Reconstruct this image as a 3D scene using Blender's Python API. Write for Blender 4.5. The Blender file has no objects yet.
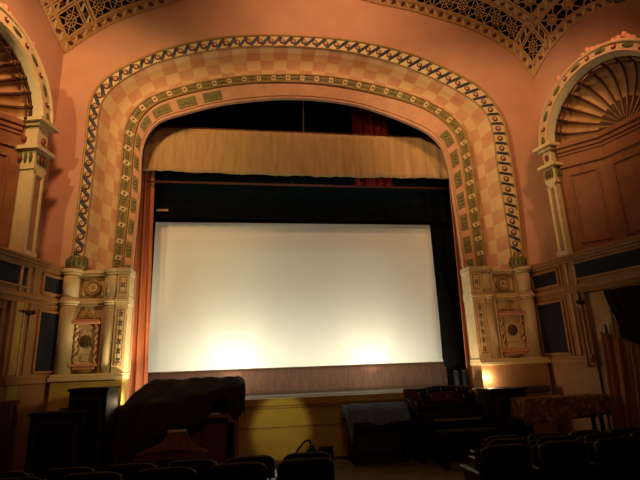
import bpy, math, random
from mathutils import Vector, Matrix
random.seed(7)
V = Vector
PI = math.pi
SC = bpy.context.scene
COL = SC.collection

# ------------------------------------------------------------------ camera calibration
F = 470.0
vx = V((2970, 16, F)).normalized()
vz = V((-65, -1740, F)).normalized()
vz = (vz - vx * vx.dot(vz)).normalized()
vy = vz.cross(vx)
CAM = V((0, 0, 1.8))

def ray(px, py):
    d = V((px - 320, py - 240, F))
    return V((vx.dot(d), vy.dot(d), vz.dot(d)))

def at(px, py, y):
    d = ray(px, py)
    return CAM + d * (y / d.y)

def atp(px, py, p, n):
    d = ray(px, py)
    return CAM + d * ((p - CAM).dot(n) / d.dot(n))

# ------------------------------------------------------------------ materials
MATS = {}

def mat(name, col, rough=0.7, metal=0.0, var=0.15, scale=6.0, col2=None, bump=0.0, spec=0.3, stretch=None, sheen=0.0):
    if name in MATS:
        return MATS[name]
    m = bpy.data.materials.new(name)
    m.use_nodes = True
    nt = m.node_tree
    b = nt.nodes['Principled BSDF']
    b.inputs['Roughness'].default_value = rough
    b.inputs['Metallic'].default_value = metal
    b.inputs['Specular IOR Level'].default_value = spec
    if sheen:
        b.inputs['Sheen Weight'].default_value = sheen
    tc = nt.nodes.new('ShaderNodeTexCoord')
    nz = nt.nodes.new('ShaderNodeTexNoise')
    nz.inputs['Scale'].default_value = scale
    nz.inputs['Detail'].default_value = 4
    src = tc.outputs['Object']
    if stretch:
        mp = nt.nodes.new('ShaderNodeMapping')
        mp.inputs['Scale'].default_value = stretch
        nt.links.new(src, mp.inputs['Vector'])
        src = mp.outputs['Vector']
    nt.links.new(src, nz.inputs['Vector'])
    rp = nt.nodes.new('ShaderNodeValToRGB')
    rp.color_ramp.elements[0].position = 0.3
    rp.color_ramp.elements[1].position = 0.7
    c2 = col2 if col2 else tuple(c * (1 - var) for c in col)
    rp.color_ramp.elements[0].color = (*c2, 1)
    rp.color_ramp.elements[1].color = (*[min(1, c * (1 + var * 0.5)) if not col2 else c for c in col], 1)
    nt.links.new(nz.outputs['Fac'], rp.inputs['Fac'])
    nt.links.new(rp.outputs['Color'], b.inputs['Base Color'])
    if bump:
        bp = nt.nodes.new('ShaderNodeBump')
        bp.inputs['Strength'].default_value = bump
        bp.inputs['Distance'].default_value = 0.02
        nt.links.new(nz.outputs['Fac'], bp.inputs['Height'])
        nt.links.new(bp.outputs['Normal'], b.inputs['Normal'])
    MATS[name] = m
    return m

plaster = mat('salmon_plaster', (0.60, 0.33, 0.235), 0.85, var=0.10, scale=1.3)
cream = mat('cream_paint', (0.66, 0.53, 0.31), 0.6, var=0.12, scale=5)
creamgreen = mat('pale_green_cream_paint', (0.58, 0.55, 0.36), 0.6, var=0.12, scale=4)
tancream = mat('tan_cream_paint', (0.58, 0.40, 0.24), 0.6, var=0.12, scale=5)
marble = mat('painted_marble', (0.64, 0.54, 0.33), 0.45, scale=3, col2=(0.50, 0.40, 0.22), stretch=(1, 1, 0.5))
gold = mat('dull_gold_paint', (0.40, 0.25, 0.09), 0.5, 0.2, var=0.25, scale=14)
goldlat = mat('gold_lattice_paint', (0.56, 0.36, 0.17), 0.55, 0.0, var=0.2, scale=12)
blue = mat('navy_paint', (0.045, 0.06, 0.11), 0.5, var=0.3, scale=10)
red = mat('red_paint', (0.20, 0.035, 0.02), 0.5, var=0.2, scale=10)
green = mat('leaf_green_paint', (0.10, 0.115, 0.035), 0.5, var=0.3, scale=14)
bandgreen = mat('mottled_green_gold_paint', (0.30, 0.26, 0.10), 0.6, scale=18, col2=(0.15, 0.12, 0.045))
lozgreen = mat('olive_panel_paint', (0.27, 0.24, 0.09), 0.6, scale=20, col2=(0.13, 0.13, 0.045))
peach = mat('peach_paint', (0.66, 0.38, 0.25), 0.7, var=0.12, scale=4)
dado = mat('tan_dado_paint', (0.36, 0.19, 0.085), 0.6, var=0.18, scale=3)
dadolight = mat('light_tan_dado_paint', (0.50, 0.32, 0.15), 0.6, var=0.15, scale=3)
nichebrown = mat('brown_niche_paint', (0.27, 0.11, 0.05), 0.65, var=0.2, scale=3)
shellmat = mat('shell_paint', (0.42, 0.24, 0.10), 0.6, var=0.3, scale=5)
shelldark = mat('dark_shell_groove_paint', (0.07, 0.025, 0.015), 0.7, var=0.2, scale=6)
bluepanel = mat('dark_blue_panel_cloth', (0.007, 0.010, 0.022), 0.8, scale=25, col2=(0.018, 0.024, 0.042), bump=0.2)
wood = mat('brown_wood', (0.28, 0.12, 0.045), 0.4, scale=4, col2=(0.16, 0.06, 0.022), stretch=(6, 6, 0.6))
redwood = mat('reddish_wood', (0.16, 0.045, 0.025), 0.45, scale=4, col2=(0.09, 0.025, 0.014), stretch=(6, 6, 0.6))
blackwood = mat('black_lacquer', (0.011, 0.008, 0.007), 0.6, var=0.2, scale=8, spec=0.1)
blackcloth = mat('black_velvet', (0.004, 0.003, 0.003), 0.95, var=0.3, scale=6, spec=0.05)
seatcloth = mat('dark_seat_cloth', (0.014, 0.011, 0.012), 0.9, var=0.3, scale=20, spec=0.1)
seatframe = mat('dark_seat_frame', (0.03, 0.022, 0.02), 0.35, var=0.2, scale=10, spec=0.5)
dustcloth = mat('charcoal_dust_cloth', (0.045, 0.030, 0.028), 0.85, var=0.25, scale=5, spec=0.1)
bluecloth = mat('blue_grey_dust_cloth', (0.13, 0.175, 0.28), 0.85, var=0.2, scale=6, spec=0.1)
valcloth = mat('tan_velvet_valance', (0.52, 0.34, 0.17), 0.9, var=0.18, scale=2.5, stretch=(4, 4, 0.6), spec=0.1, sheen=0.1)
redcloth = mat('dark_red_curtain', (0.24, 0.018, 0.02), 0.85, var=0.25, scale=3, stretch=(4, 4, 0.5), spec=0.1)
rustcloth = mat('rust_red_curtain', (0.52, 0.17, 0.075), 0.8, var=0.3, scale=4, stretch=(8, 8, 0.4), spec=0.1)
browncloth = mat('brown_drape', (0.26, 0.10, 0.045), 0.85, var=0.1, scale=3, stretch=(4, 4, 0.5), spec=0.1)
darkbrowncloth = mat('dark_brown_drape', (0.035, 0.017, 0.012), 0.9, var=0.3, scale=3, stretch=(4, 4, 0.5), spec=0.1)
screenmat = mat('white_screen', (0.80, 0.80, 0.74), 0.9, var=0.01, scale=1, spec=0.1)
skirtmat = mat('grey_brown_skirt', (0.098, 0.050, 0.034), 0.9, var=0.25, scale=5, stretch=(5, 5, 0.7), spec=0.1)
stagefl = mat('worn_stage_boards', (0.10, 0.07, 0.05), 0.6, var=0.3, scale=3, stretch=(1, 8, 1))
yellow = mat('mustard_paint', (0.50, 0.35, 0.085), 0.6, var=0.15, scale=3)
floorm = mat('brown_floor', (0.19, 0.11, 0.06), 0.7, var=0.3, scale=3)
ivory = mat('ivory', (0.62, 0.58, 0.48), 0.4, var=0.1, scale=10)
tabpale = mat('yellowed_tab', (0.30, 0.24, 0.17), 0.5, var=0.2, scale=10)
metal = mat('dark_metal', (0.05, 0.045, 0.04), 0.35, 0.7, var=0.2, scale=8)
pocket = mat('dark_void', (0.006, 0.004, 0.003), 0.9, var=0.2, scale=4, spec=0.0)
pinkpaint = mat('pink_paint', (0.62, 0.30, 0.20), 0.6, var=0.12, scale=6)

def checker_mat(name, ca, cb, su, sv):
    m = bpy.data.materials.new(name); m.use_nodes = True
    nt = m.node_tree; b = nt.nodes['Principled BSDF']; b.inputs['Roughness'].default_value = 0.7
    b.inputs['Specular IOR Level'].default_value = 0.2
    uv = nt.nodes.new('ShaderNodeUVMap')
    mp = nt.nodes.new('ShaderNodeMapping'); mp.inputs['Scale'].default_value = (su, sv, 1)
    ch = nt.nodes.new('ShaderNodeTexChecker'); ch.inputs['Scale'].default_value = 1
    ch.inputs['Color1'].default_value = (*ca, 1); ch.inputs['Color2'].default_value = (*cb, 1)
    nz = nt.nodes.new('ShaderNodeTexNoise'); nz.inputs['Scale'].default_value = 1.6; nz.inputs['Detail'].default_value = 3
    mx = nt.nodes.new('ShaderNodeMix'); mx.data_type = 'RGBA'; mx.blend_type = 'MIX'
    mx.inputs['B'].default_value = (0.62, 0.42, 0.25, 1)
    rp = nt.nodes.new('ShaderNodeMapRange'); rp.inputs['From Min'].default_value = 0.3; rp.inputs['From Max'].default_value = 0.7
    rp.inputs['To Min'].default_value = 0.0; rp.inputs['To Max'].default_value = 0.75
    nt.links.new(uv.outputs['UV'], mp.inputs['Vector']); nt.links.new(mp.outputs['Vector'], ch.inputs['Vector'])
    nt.links.new(uv.outputs['UV'], nz.inputs['Vector']); nt.links.new(nz.outputs['Fac'], rp.inputs['Value'])
    nt.links.new(rp.outputs['Result'], mx.inputs['Factor']); nt.links.new(ch.outputs['Color'], mx.inputs['A'])
    nt.links.new(mx.outputs['Result'], b.inputs['Base Color'])
    return m

covemat = checker_mat('painted_block_pattern', (0.67, 0.51, 0.29), (0.54, 0.275, 0.175), 1 / 0.36, 3.0)

def pattern_mat(name, ca, cb, scale):
    m = bpy.data.materials.new(name); m.use_nodes = True
    nt = m.node_tree; b = nt.nodes['Principled BSDF']; b.inputs['Roughness'].default_value = 0.85
    b.inputs['Specular IOR Level'].default_value = 0.1
    tc = nt.nodes.new('ShaderNodeTexCoord')
    vo = nt.nodes.new('ShaderNodeTexVoronoi'); vo.inputs['Scale'].default_value = scale
    nz = nt.nodes.new('ShaderNodeTexNoise'); nz.inputs['Scale'].default_value = scale * 0.7
    ma = nt.nodes.new('ShaderNodeMath'); ma.operation = 'MULTIPLY'
    rp = nt.nodes.new('ShaderNodeValToRGB')
    rp.color_ramp.elements[0].position = 0.12; rp.color_ramp.elements[0].color = (*ca, 1)
    rp.color_ramp.elements[1].position = 0.3; rp.color_ramp.elements[1].color = (*cb, 1)
    nt.links.new(tc.outputs['Object'], vo.inputs['Vector']); nt.links.new(tc.outputs['Object'], nz.inputs['Vector'])
    nt.links.new(vo.outputs['Distance'], ma.inputs[0]); nt.links.new(nz.outputs['Fac'], ma.inputs[1])
    nt.links.new(ma.outputs[0], rp.inputs['Fac']); nt.links.new(rp.outputs['Color'], b.inputs['Base Color'])
    return m

tapestry = pattern_mat('patterned_tan_cloth', (0.40, 0.20, 0.11), (0.17, 0.075, 0.045), 9)

# ------------------------------------------------------------------ mesh builder
class MB:
    def __init__(s):
        s.v = []; s.f = []; s.m = []; s.sm = []; s.uv = []

    def add(s, verts, faces, m=0, smooth=False, uvs=None):
        o = len(s.v)
        s.v += [tuple(p) for p in verts]
        for f in faces:
            s.f.append(tuple(i + o for i in f)); s.m.append(m); s.sm.append(smooth)
            s.uv.append([uvs[i] for i in f] if uvs else [(0, 0)] * len(f))
        return s

    def obox(s, o, a, b, c, m=0):
        o = V(o); a = V(a); b = V(b); c = V(c)
        P = [o, o + a, o + a + b, o + b, o + c, o + a + c, o + a + b + c, o + b + c]
        fs = [(0, 3, 2, 1), (4, 5, 6, 7), (0, 1, 5, 4), (1, 2, 6, 5), (2, 3, 7, 6), (3, 0, 4, 7)]
        if a.cross(b).dot(c) < 0:
            fs = [tuple(reversed(f)) for f in fs]
        return s.add(P, fs, m)

    def box(s, x0, x1, y0, y1, z0, z1, m=0):
        return s.obox((x0, y0, z0), (x1 - x0, 0, 0), (0, y1 - y0, 0), (0, 0, z1 - z0), m)

    def grid(s, curves, m=0, smooth=True, uvs=None, flip=False):
        n = len(curves[0]); k = len(curves)
        vs = [p for c in curves for p in c]
        fs = []
        for j in range(k - 1):
            for i in range(n - 1):
                q = (j * n + i, j * n + i + 1, (j + 1) * n + i + 1, (j + 1) * n + i)
                fs.append(tuple(reversed(q)) if flip else q)
        return s.add(vs, fs, m, smooth, [t for c in uvs for t in c] if uvs else None)

    def tube(s, path, r, n=8, m=0, caps=True, squash=None):
        path = [V(p) for p in path]
        k = len(path); rs = r if isinstance(r, (list, tuple)) else [r] * k
        vs = []; ref = None
        for i, p in enumerate(path):
            t = (path[min(i + 1, k - 1)] - path[max(i - 1, 0)]).normalized()
            if ref is None:
                ref = V((0, 0, 1)) if abs(t.z) < 0.9 else V((1, 0, 0))
            a = (ref - t * ref.dot(t)).normalized(); ref = a
            b = t.cross(a)
            for q in range(n):
                an = 2 * PI * q / n
                vs.append(p + (a * math.cos(an) + b * math.sin(an)) * rs[i])
        fs = []
        for i in range(k - 1):
            for q in range(n):
                fs.append((i * n + q, i * n + (q + 1) % n, (i + 1) * n + (q + 1) % n, (i + 1) * n + q))
        if caps:
            fs.append(tuple(reversed(range(n)))); fs.append(tuple(range((k - 1) * n, k * n)))
        return s.add(vs, fs, m, True)

    def lathe(s, prof, o, n=20, m=0, ax=None, a0=0.0, a1=2 * PI):
        # prof: (radius, height) pairs; ax: frame (ex, ey, ez)
        ex, ey, ez = ax if ax else (V((1, 0, 0)), V((0, 1, 0)), V((0, 0, 1)))
        o = V(o); full = abs(a1 - a0 - 2 * PI) < 1e-6
        cols = n if full else n + 1
        vs = []
        for (r, h) in prof:
            for q in range(cols):
                an = a0 + (a1 - a0) * q / n
                vs.append(o + ex * (r * math.cos(an)) + ey * (r * math.sin(an)) + ez * h)
        fs = []
        for i in range(len(prof) - 1):
            for q in range(n):
                q2 = (q + 1) % cols
                fs.append((i * cols + q, i * cols + q2, (i + 1) * cols + q2, (i + 1) * cols + q))
        if full:
            fs.append(tuple(reversed(range(cols)))); fs.append(tuple(range((len(prof) - 1) * cols, len(prof) * cols)))
        return s.add(vs, fs, m, True)

    def prism(s, poly, o, ex, ey, ez, m=0):
        # poly in (ex, ey), extruded by vector ez
        o = V(o); ex = V(ex); ey = V(ey); ez = V(ez); n = len(poly)
        A = [o + ex * a + ey * b for a, b in poly]; B = [p + ez for p in A]
        area = sum(poly[i][0] * poly[(i + 1) % n][1] - poly[(i + 1) % n][0] * poly[i][1] for i in range(n))
        fs = [tuple(reversed(range(n))), tuple(range(n, 2 * n))]
        fs += [(i, (i + 1) % n, n + (i + 1) % n, n + i) for i in range(n)]
        if area * ex.cross(ey).dot(ez) < 0:
            fs = [tuple(reversed(f)) for f in fs]
        return s.add(A + B, fs, m)

    def ball(s, c, r, m=0, n=8, k=6, ax=None):
        ex, ey, ez = ax if ax else (V((1, 0, 0)), V((0, 1, 0)), V((0, 0, 1)))
        rx, ry, rz = r if isinstance(r, (tuple, list)) else (r, r, r)
        c = V(c); vs = [c - ez * rz]
        for i in range(1, k):
            ph = -PI / 2 + PI * i / k
            for q in range(n):
                an = 2 * PI * q / n
                vs.append(c + ex * (rx * math.cos(ph) * math.cos(an)) + ey * (ry * math.cos(ph) * math.sin(an)) + ez * (rz * math.sin(ph)))
        vs.append(c + ez * rz)
        fs = [(0, 1 + (q + 1) % n, 1 + q) for q in range(n)]
        for i in range(k - 2):
            for q in range(n):
                fs.append((1 + i * n + q, 1 + i * n + (q + 1) % n, 1 + (i + 1) * n + (q + 1) % n, 1 + (i + 1) * n + q))
        L = len(vs) - 1; b = 1 + (k - 2) * n
        fs += [(b + q, b + (q + 1) % n, L) for q in range(n)]
        return s.add(vs, fs, m, True)

    def build(s, name, mats, parent=None, bevel=0.0, solid=0.0):
        me = bpy.data.meshes.new(name)
        inv = parent.matrix_world_inv if False else None
        off = V((0, 0, 0))
        p = parent
        while p is not None:
            off += p.location; p = p.parent
        me.from_pydata([tuple(V(q) - off) for q in s.v], [], s.f)
        if not isinstance(mats, (list, tuple)):
            mats = [mats]
        for mm in mats:
            me.materials.append(mm)
        me.polygons.foreach_set('material_index', s.m)
        me.polygons.foreach_set('use_smooth', s.sm)
        ul = me.uv_layers.new(name='UVMap')
        flat = [c for fu in s.uv for t in fu for c in t]
        ul.data.foreach_set('uv', flat)
        me.update()
        ob = bpy.data.objects.new(name, me)
        COL.objects.link(ob)
        if parent is not None:
            ob.parent = parent
        if solid:
            md = ob.modifiers.new('thickness', 'SOLIDIFY'); md.thickness = solid; md.offset = 0
        if bevel:
            md = ob.modifiers.new('edges', 'BEVEL'); md.width = bevel; md.segments = 2; md.limit_method = 'ANGLE'
        return ob

def tag(o, label, cat, group=None):
    o['label'] = label; o['category'] = cat; o['kind'] = 'thing'
    if group:
        o['group'] = group
    return o

def thing(name, label, cat, loc=(0, 0, 0), group=None):
    o = bpy.data.objects.new(name, None); COL.objects.link(o)
    o.location = loc; o.empty_display_size = 0.2
    return tag(o, label, cat, group)

def struct(o):
    o['kind'] = 'structure'
    return o

def copy_thing(root, loc, label):
    r = root.copy(); COL.objects.link(r); r.location = loc; r['label'] = label
    for ch in list(root.children):
        c = ch.copy(); COL.objects.link(c); c.parent = r
        for g in list(ch.children):
            d = g.copy(); COL.objects.link(d); d.parent = c
    return r

# ------------------------------------------------------------------ curves
def spline(pts, n):
    # Catmull-Rom through the points, resampled evenly by arc length
    P = [pts[0] * 2 - pts[1]] + list(pts) + [pts[-1] * 2 - pts[-2]]
    D = []
    for i in range(1, len(P) - 2):
        p0, p1, p2, p3 = P[i - 1:i + 3]
        t0 = 0; t1 = t0 + max(1e-5, (p1 - p0).length) ** 0.5
        t2 = t1 + max(1e-5, (p2 - p1).length) ** 0.5; t3 = t2 + max(1e-5, (p3 - p2).length) ** 0.5
        for k in range(24):
            t = t1 + (t2 - t1) * k / 24
            A1 = p0 * ((t1 - t) / (t1 - t0)) + p1 * ((t - t0) / (t1 - t0))
            A2 = p1 * ((t2 - t) / (t2 - t1)) + p2 * ((t - t1) / (t2 - t1))
            A3 = p2 * ((t3 - t) / (t3 - t2)) + p3 * ((t - t2) / (t3 - t2))
            B1 = A1 * ((t2 - t) / (t2 - t0)) + A2 * ((t - t0) / (t2 - t0))
            B2 = A2 * ((t3 - t) / (t3 - t1)) + A3 * ((t - t1) / (t3 - t1))
            D.append(B1 * ((t2 - t) / (t2 - t1)) + B2 * ((t - t1) / (t2 - t1)))
    D.append(pts[-1])
    return resample(D, n)

def arcs(D):
    L = [0.0]
    for i in range(1, len(D)):
        L.append(L[-1] + (D[i] - D[i - 1]).length)
    return L

def sample(D, L, s):
    if s <= 0:
        return D[0] + (D[1] - D[0]).normalized() * s
    if s >= L[-1]:
        return D[-1] + (D[-1] - D[-2]).normalized() * (s - L[-1])
    lo, hi = 0, len(L) - 1
    while hi - lo > 1:
        mid = (lo + hi) // 2
        if L[mid] <= s: lo = mid
        else: hi = mid
    t = (s - L[lo]) / max(1e-9, L[hi] - L[lo])
    return D[lo].lerp(D[hi], t)

def resample(D, n):
    L = arcs(D)
    return [sample(D, L, L[-1] * i / (n - 1)) for i in range(n)]

def px_curve(pts, y, n, smooth_passes=2):
    P = spline([at(a, b, y) for a, b in pts], n)
    for _ in range(smooth_passes):
        Q = list(P)
        for i in range(1, n - 1):
            Q[i] = (P[i - 1] + P[i] * 2 + P[i + 1]) / 4
        P = Q
    return P

NC = 241
YB = 10.85      # face of the braid
YO = 11.10      # opening edge
BR_OUT = px_curve([(71, 272), (75, 235), (81, 185), (86, 140), (91, 100), (101, 83), (120, 69), (143, 58), (160, 51), (210, 39.5),
    (260, 35.5), (320, 37.5), (370, 44), (420, 57.5), (460, 76), (480, 88), (495, 105), (504, 124), (511, 160), (517, 200), (521, 240), (524, 270)], YB, NC)
BR_IN = px_curve([(82, 272), (85.5, 240), (93, 170), (97, 130), (101, 104), (112, 88), (134, 73), (160, 61.5), (210, 50.5), (260, 46),
    (320, 48), (370, 56), (420, 72.5), (460, 92), (480, 106), (488, 117), (494, 140), (497, 165), (503, 200), (509, 240), (513, 269)], YB, NC)
GR_OUT = px_curve([(112, 283), (116, 240), (122, 170), (124.5, 137), (127.5, 123), (134, 111), (145, 101), (160, 94), (210, 81.5), (260, 76),
    (320, 76.5), (370, 84.5), (420, 99), (445, 112), (458, 124), (466, 138), (470, 155), (476, 200), (482, 240), (487, 275)], YO - .03, NC)
GR_IN = px_curve([(121, 284), (125, 240), (131, 180), (134, 140), (139, 121), (148, 110), (160, 102), (210, 88.5), (260, 82.5),
    (320, 84), (370, 92.5), (420, 107), (443, 121), (455, 135), (461, 155), (467, 200), (473, 240), (478, 277)], YO - .03, NC)
OPEN = px_curve([(131, 284), (135, 240), (140, 190), (142, 150), (146, 137), (152, 128), (160, 121), (185, 113), (222, 104), (260, 99.5), (285, 98),
    (320, 99.5), (357, 105), (380, 112), (405, 121.5), (430, 134), (442, 147), (448, 164), (454, 200), (460, 240), (465, 278)], YO, NC)

# ------------------------------------------------------------------ side wall planes (splayed), local frame s (towards front wall), d (into wall), z
class Side:
    def __init__(s, sg, x0, y0):
        s.sg = sg; s.x0 = x0; s.y0 = y0
        q = math.hypot(1, .243)
        s.S = V((-sg * .243 / q, 1 / q, 0))
        s.D = V((sg * 1 / q, .243 / q, 0))
        s.o = V((x0, y0, 0))
    def p(s, a, d, z):
        return s.o + s.S * a + s.D * d + V((0, 0, z))
    def s_of_y(s, y):
        return (y - s.y0) * math.hypot(1, .243)

LS = Side(-1, -4.25 - .243 * (9.85 - 8.4), 8.4)
RS = Side(1, 7.37 + .243 * (9.85 - 8.25), 8.25)

CL = at(64, 52.5, 11.0)     # corner tips of the ceiling
CR = at(534, 77, 11.0)
ZD = 4.08                   # top of dado

# ================================================================== SETTING
def floor_z(y):
    return 0.0 if y >= 6.2 else (6.2 - y) * .11

b = MB()
ys = [-1.0, 1, 2.5, 4, 5, 6.2, 8, 10.45, 12.5]
b.grid([[V((-9, y, floor_z(y))), V((12, y, floor_z(y)))] for y in ys], smooth=False)
struct(b.build('floor', floorm))

# stage floor and front
b = MB().box(-3.6, 7.0, 10.46, 15.2, 1.08, 1.2)
struct(b.build('floor_stage', stagefl))
b = MB()
b.box(-2.44, 5.44, 10.42, 10.55, 0.0, 1.06)
b.box(-2.44, 5.44, 10.34, 10.5, 1.06, 1.2)
b.box(-2.44, 5.44, 10.385, 10.5, 1.0, 1.06, 1)
b.box(-2.44, 5.44, 10.40, 10.5, .62, .645, 1)
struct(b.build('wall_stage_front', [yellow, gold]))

# front wall around the arch
n = NC
LEFT = [V((CL.x, 11, 3.9)).lerp(V((CL.x, 11, CL.z)), i / 50) for i in range(51)]
FTOP = spline([at(a, c, 11) for a, c in [(64, 52.5), (81, 40.5), (96, 31), (117.5, 20), (139, 12), (170, 2.6), (215, -8), (280, -14), (335, -7), (370, 1), (386, 4.7),
    (409, 9.5), (440, 18.5), (460, 24.5), (479, 32), (497.5, 42), (516, 55), (534, 77)]], 141)
RIGHT = [V((CR.x, 11, CR.z)).lerp(V((CR.x, 11, 3.9)), i / 50) for i in range(51)]
outer = LEFT[:-1] + FTOP + RIGHT[1:]
inner = [V((p.x, 11, p.z)) for p in BR_OUT]
inner[0].z = inner[-1].z = 3.9
b = MB()
b.grid([outer, inner], smooth=False)
for xa, xb in ((CL.x, -2.46), (5.43, CR.x)):
    b.add([V((xa, 11.12, 0)), V((xb, 11.12, 0)), V((xb, 11.12, 4.0)), V((xa, 11.12, 4.0))], [(0, 1, 2, 3)])
struct(b.build('wall_front', plaster))

# upper side walls with lunette tops
def side_curve(pts, C, sg):
    nrm = V((sg, .243, 0))
    return [atp(a, c, C, nrm) for a, c in pts]
SRpts = side_curve([(534, 77), (542.5, 62), (554, 45), (569, 28), (580, 19), (610, 5), (625, 1)], CR, 1)
SLpts = side_curve([(64, 52.5), (53, 31), (45, 13), (39, 0), (30, -17), (16, -32), (-5, -40)], CL, -1)
SR = spline(SRpts, 80); SL = spline(SLpts, 80)
for nm, Sc, sg, C in (('wall_left', SL, -1, CL), ('wall_right', SR, 1, CR)):
    dirn = V((sg * .243, -1, 0)).normalized()
    ext = [Sc[-1] + dirn * (.6 * i) + V((0, 0, -.12 * i * i)) for i in range(1, 6)]
    top = resample(list(Sc) + ext, 260)
    Sd_, zs_, r_ = (LS, 6.98, 1.46) if sg < 0 else (RS, 6.87, 1.53)
    def low(p):
        a = (V((p.x, p.y, 0)) - Sd_.o).dot(Sd_.S)
        return zs_ + math.sqrt(r_ * r_ - a * a) if abs(a) < r_ else 3.9
    bot = [V((p.x, p.y, min(low(p), p.z - .01))) for p in top]
    b = MB().grid([top, bot], smooth=False, flip=(sg > 0))
    struct(b.build(nm, plaster))

# ceiling: two pendentives of gilded fretwork
def fret(F_, S_, C, name, sg):
    LF = arcs(F_); LSs = arcs(S_)
    cen = V((1.8, 6.0, 4.0))
    def P(a, c, h=0.0):
        q = sample(F_, LF, a) + sample(S_, LSs, c) - C
        if h:
            e = .02
            t1 = (sample(F_, LF, a + e) - sample(F_, LF, a - e)); t2 = (sample(S_, LSs, c + e) - sample(S_, LSs, c - e))
            nn = t1.cross(t2)
            if nn.length < 1e-9:
                return q
            nn.normalize()
            if nn.dot(cen - q) < 0: nn = -nn
            q = q + nn * h
        return q
    A, B = 6.0, 2.9
    b = MB()
    na, nb = 90, 44
    G = [[P(A * i / na, B * j / nb) for i in range(na + 1)] for j in range(nb + 1)]
    b.grid(G, smooth=True, flip=(sg < 0))
    root = struct(b.build(name, pocket))
    def strip(mb, p0, p1, w, h, m=0, seg=None):
        L = math.hypot(p1[0] - p0[0], p1[1] - p0[1])
        if L < 1e-6: return
        k = seg or max(1, int(L / .18) + 1)
        dx, dy = (p1[0] - p0[0]) / L, (p1[1] - p0[1]) / L
        nx, ny = -dy * w / 2, dx * w / 2
        rows = [[], [], [], []]
        for i in range(k + 1):
            x = p0[0] + dx * L * i / k; y = p0[1] + dy * L * i / k
            rows[0].append(P(x + nx, y + ny, 0.0)); rows[1].append(P(x + nx, y + ny, h))
            rows[2].append(P(x - nx, y - ny, h)); rows[3].append(P(x - nx, y - ny, 0.0))
        mb.grid(rows, m, smooth=False)
    E = .19      # rope border
    c0, c1 = .24, .78   # lattice band
    E2a, E2b = .84, 1.0
    n0, n1 = 1.06, 2.7
    # solid gilt grounds
    fr = MB(); rp = MB()
    for (u0, u1, lim) in ((0.0, c0, 0.0), (c1, n0, c1)):
        m_ = (u0 + u1) / 2; w = u1 - u0
        strip(fr, (lim, m_), (A, m_), w, .03)
        strip(fr, (m_, lim), (m_, B), w, .031)
    # crossing borders around the tip diamond
    for e, q in ((c0, .05), (c1, .05), (n0, .05), (E, .035), (E2a, .035), (E2b, .035)):
        strip(fr, (max(0, e - .02) if e > E else E, e), (A, e), q * .8, .06)
        strip(fr, (e, max(0, e - .02) if e > E else E), (e, B), q * .8, .061)
    strip(fr, (0.02, .015), (A, .015), .05, .06); strip(fr, (.015, .02), (.015, B), .05, .06)
    for e in (c1, n0, E2a, E2b):
        strip(fr, (0, e), (e, e), .035, .06); strip(fr, (e, 0), (e, e), .035, .06)
    fr.build('gilt_border', goldlat, root)
    # rope leaves and dark diagonal pockets
    def rope(u0, u1, start, end, along_a):
        x = start
        while x < end:
            for off, m, w, h in ((0, 0, .045, .06), (.13, 1, .12, .045)):
                p0 = (x + off, u0); p1 = (x + off + .12, u1)
                if m == 1:
                    p0 = (x + off + .03, u0 + .03); p1 = (x + off + .09, u1 - .03)
                if not along_a:
                    p0 = (p0[1], p0[0]); p1 = (p1[1], p1[0])
                strip(rp, p0, p1, w, h, m, 2)
            x += .29
    rope(.05, E - .02, .06, A, True); rope(.05, E - .02, .3, B, False)
    rope(E2a + .02, E2b - .02, .3, c0 - .1, True); rope(E2a + .02, E2b - .02, .3, c0 - .1, False)
    rope(E2a + .02, E2b - .02, c1 - .5, A, True); rope(E2a + .02, E2b - .02, c1 - .5, B, False)
    rp.build('rope_border', [cream, redwood], root)
    # lattice cells
    lt = MB()
    def cell(a0, a1, q0, q1, kind=0):
        ca, cb = (a0 + a1) / 2, (q0 + q1) / 2; ha, hb = (a1 - a0) / 2, (q1 - q0) / 2
        w = .022; h = .02
        T = lambda u, v: (ca + u * ha, cb + v * hb)
        if kind == 0:
            for k in range(8):
                an = k * PI / 4
                r = 1.0 if k % 2 == 0 else 1.35
                strip(lt, T(.16 * math.cos(an), .16 * math.sin(an)), T(max(-1, min(1, r * math.cos(an))), max(-1, min(1, r * math.sin(an)))), w, h)
            R = .52
            pts = [T(R * math.cos(k * PI / 4 + PI / 8), R * math.sin(k * PI / 4 + PI / 8)) for k in range(8)]
            for k in range(8): strip(lt, pts[k], pts[(k + 1) % 8], w, h, 0, 1)
            pts = [T(.18 * math.cos(k * PI / 4), .18 * math.sin(k * PI / 4)) for k in range(8)]
            for k in range(8): strip(lt, pts[k], pts[(k + 1) % 8], .03, h + .02, 1, 1)
            for (x, y) in ((1, 0), (0, 1), (-1, 0), (0, -1)):
                strip(lt, T(x * .0 + y, y * 0 + x), T(x, y), w, h)
            strip(lt, (a1, q0), (a1, q1), w, h)
        else:
            for (x0, y0, x1, y1) in ((-1, -1, 1, 1), (-1, 1, 1, -1), (-1, 0, 1, 0), (0, -1, 0, 1)):
                strip(lt, T(x0, y0), T(x1, y1), .035, h)
            pts = [T(.5 * math.cos(k * PI / 4), .5 * math.sin(k * PI / 4)) for k in range(8)]
            for k in range(8): strip(lt, pts[k], pts[(k + 1) % 8], .04, h + .02, 0, 1)
            strip(lt, (a1, q0), (a1, q1), .09, h)
    cell(c0, c1, c0, c1, 0)
    W = c1 - c0
    x = n0
    strip(lt, (n0 + .02, c0), (n0 + .02, c1), .06, .05)
    k = 0
    while x + W < A:
        cell(x, x + W, c0, c1, 0); x += W
    y = n0; k = 0
    while y + W < B:
        cell(c0, c1, y, y + W, 1); y += W
    for ia in range(6):
        for ib in range(2):
            cell(n0 + ia * .57, n0 + (ia + 1) * .57, n0 + ib * .57, n0 + (ib + 1) * .57, 1)
    lt.build('fretwork_lattice', [goldlat, gold], root)
    return root

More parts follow.
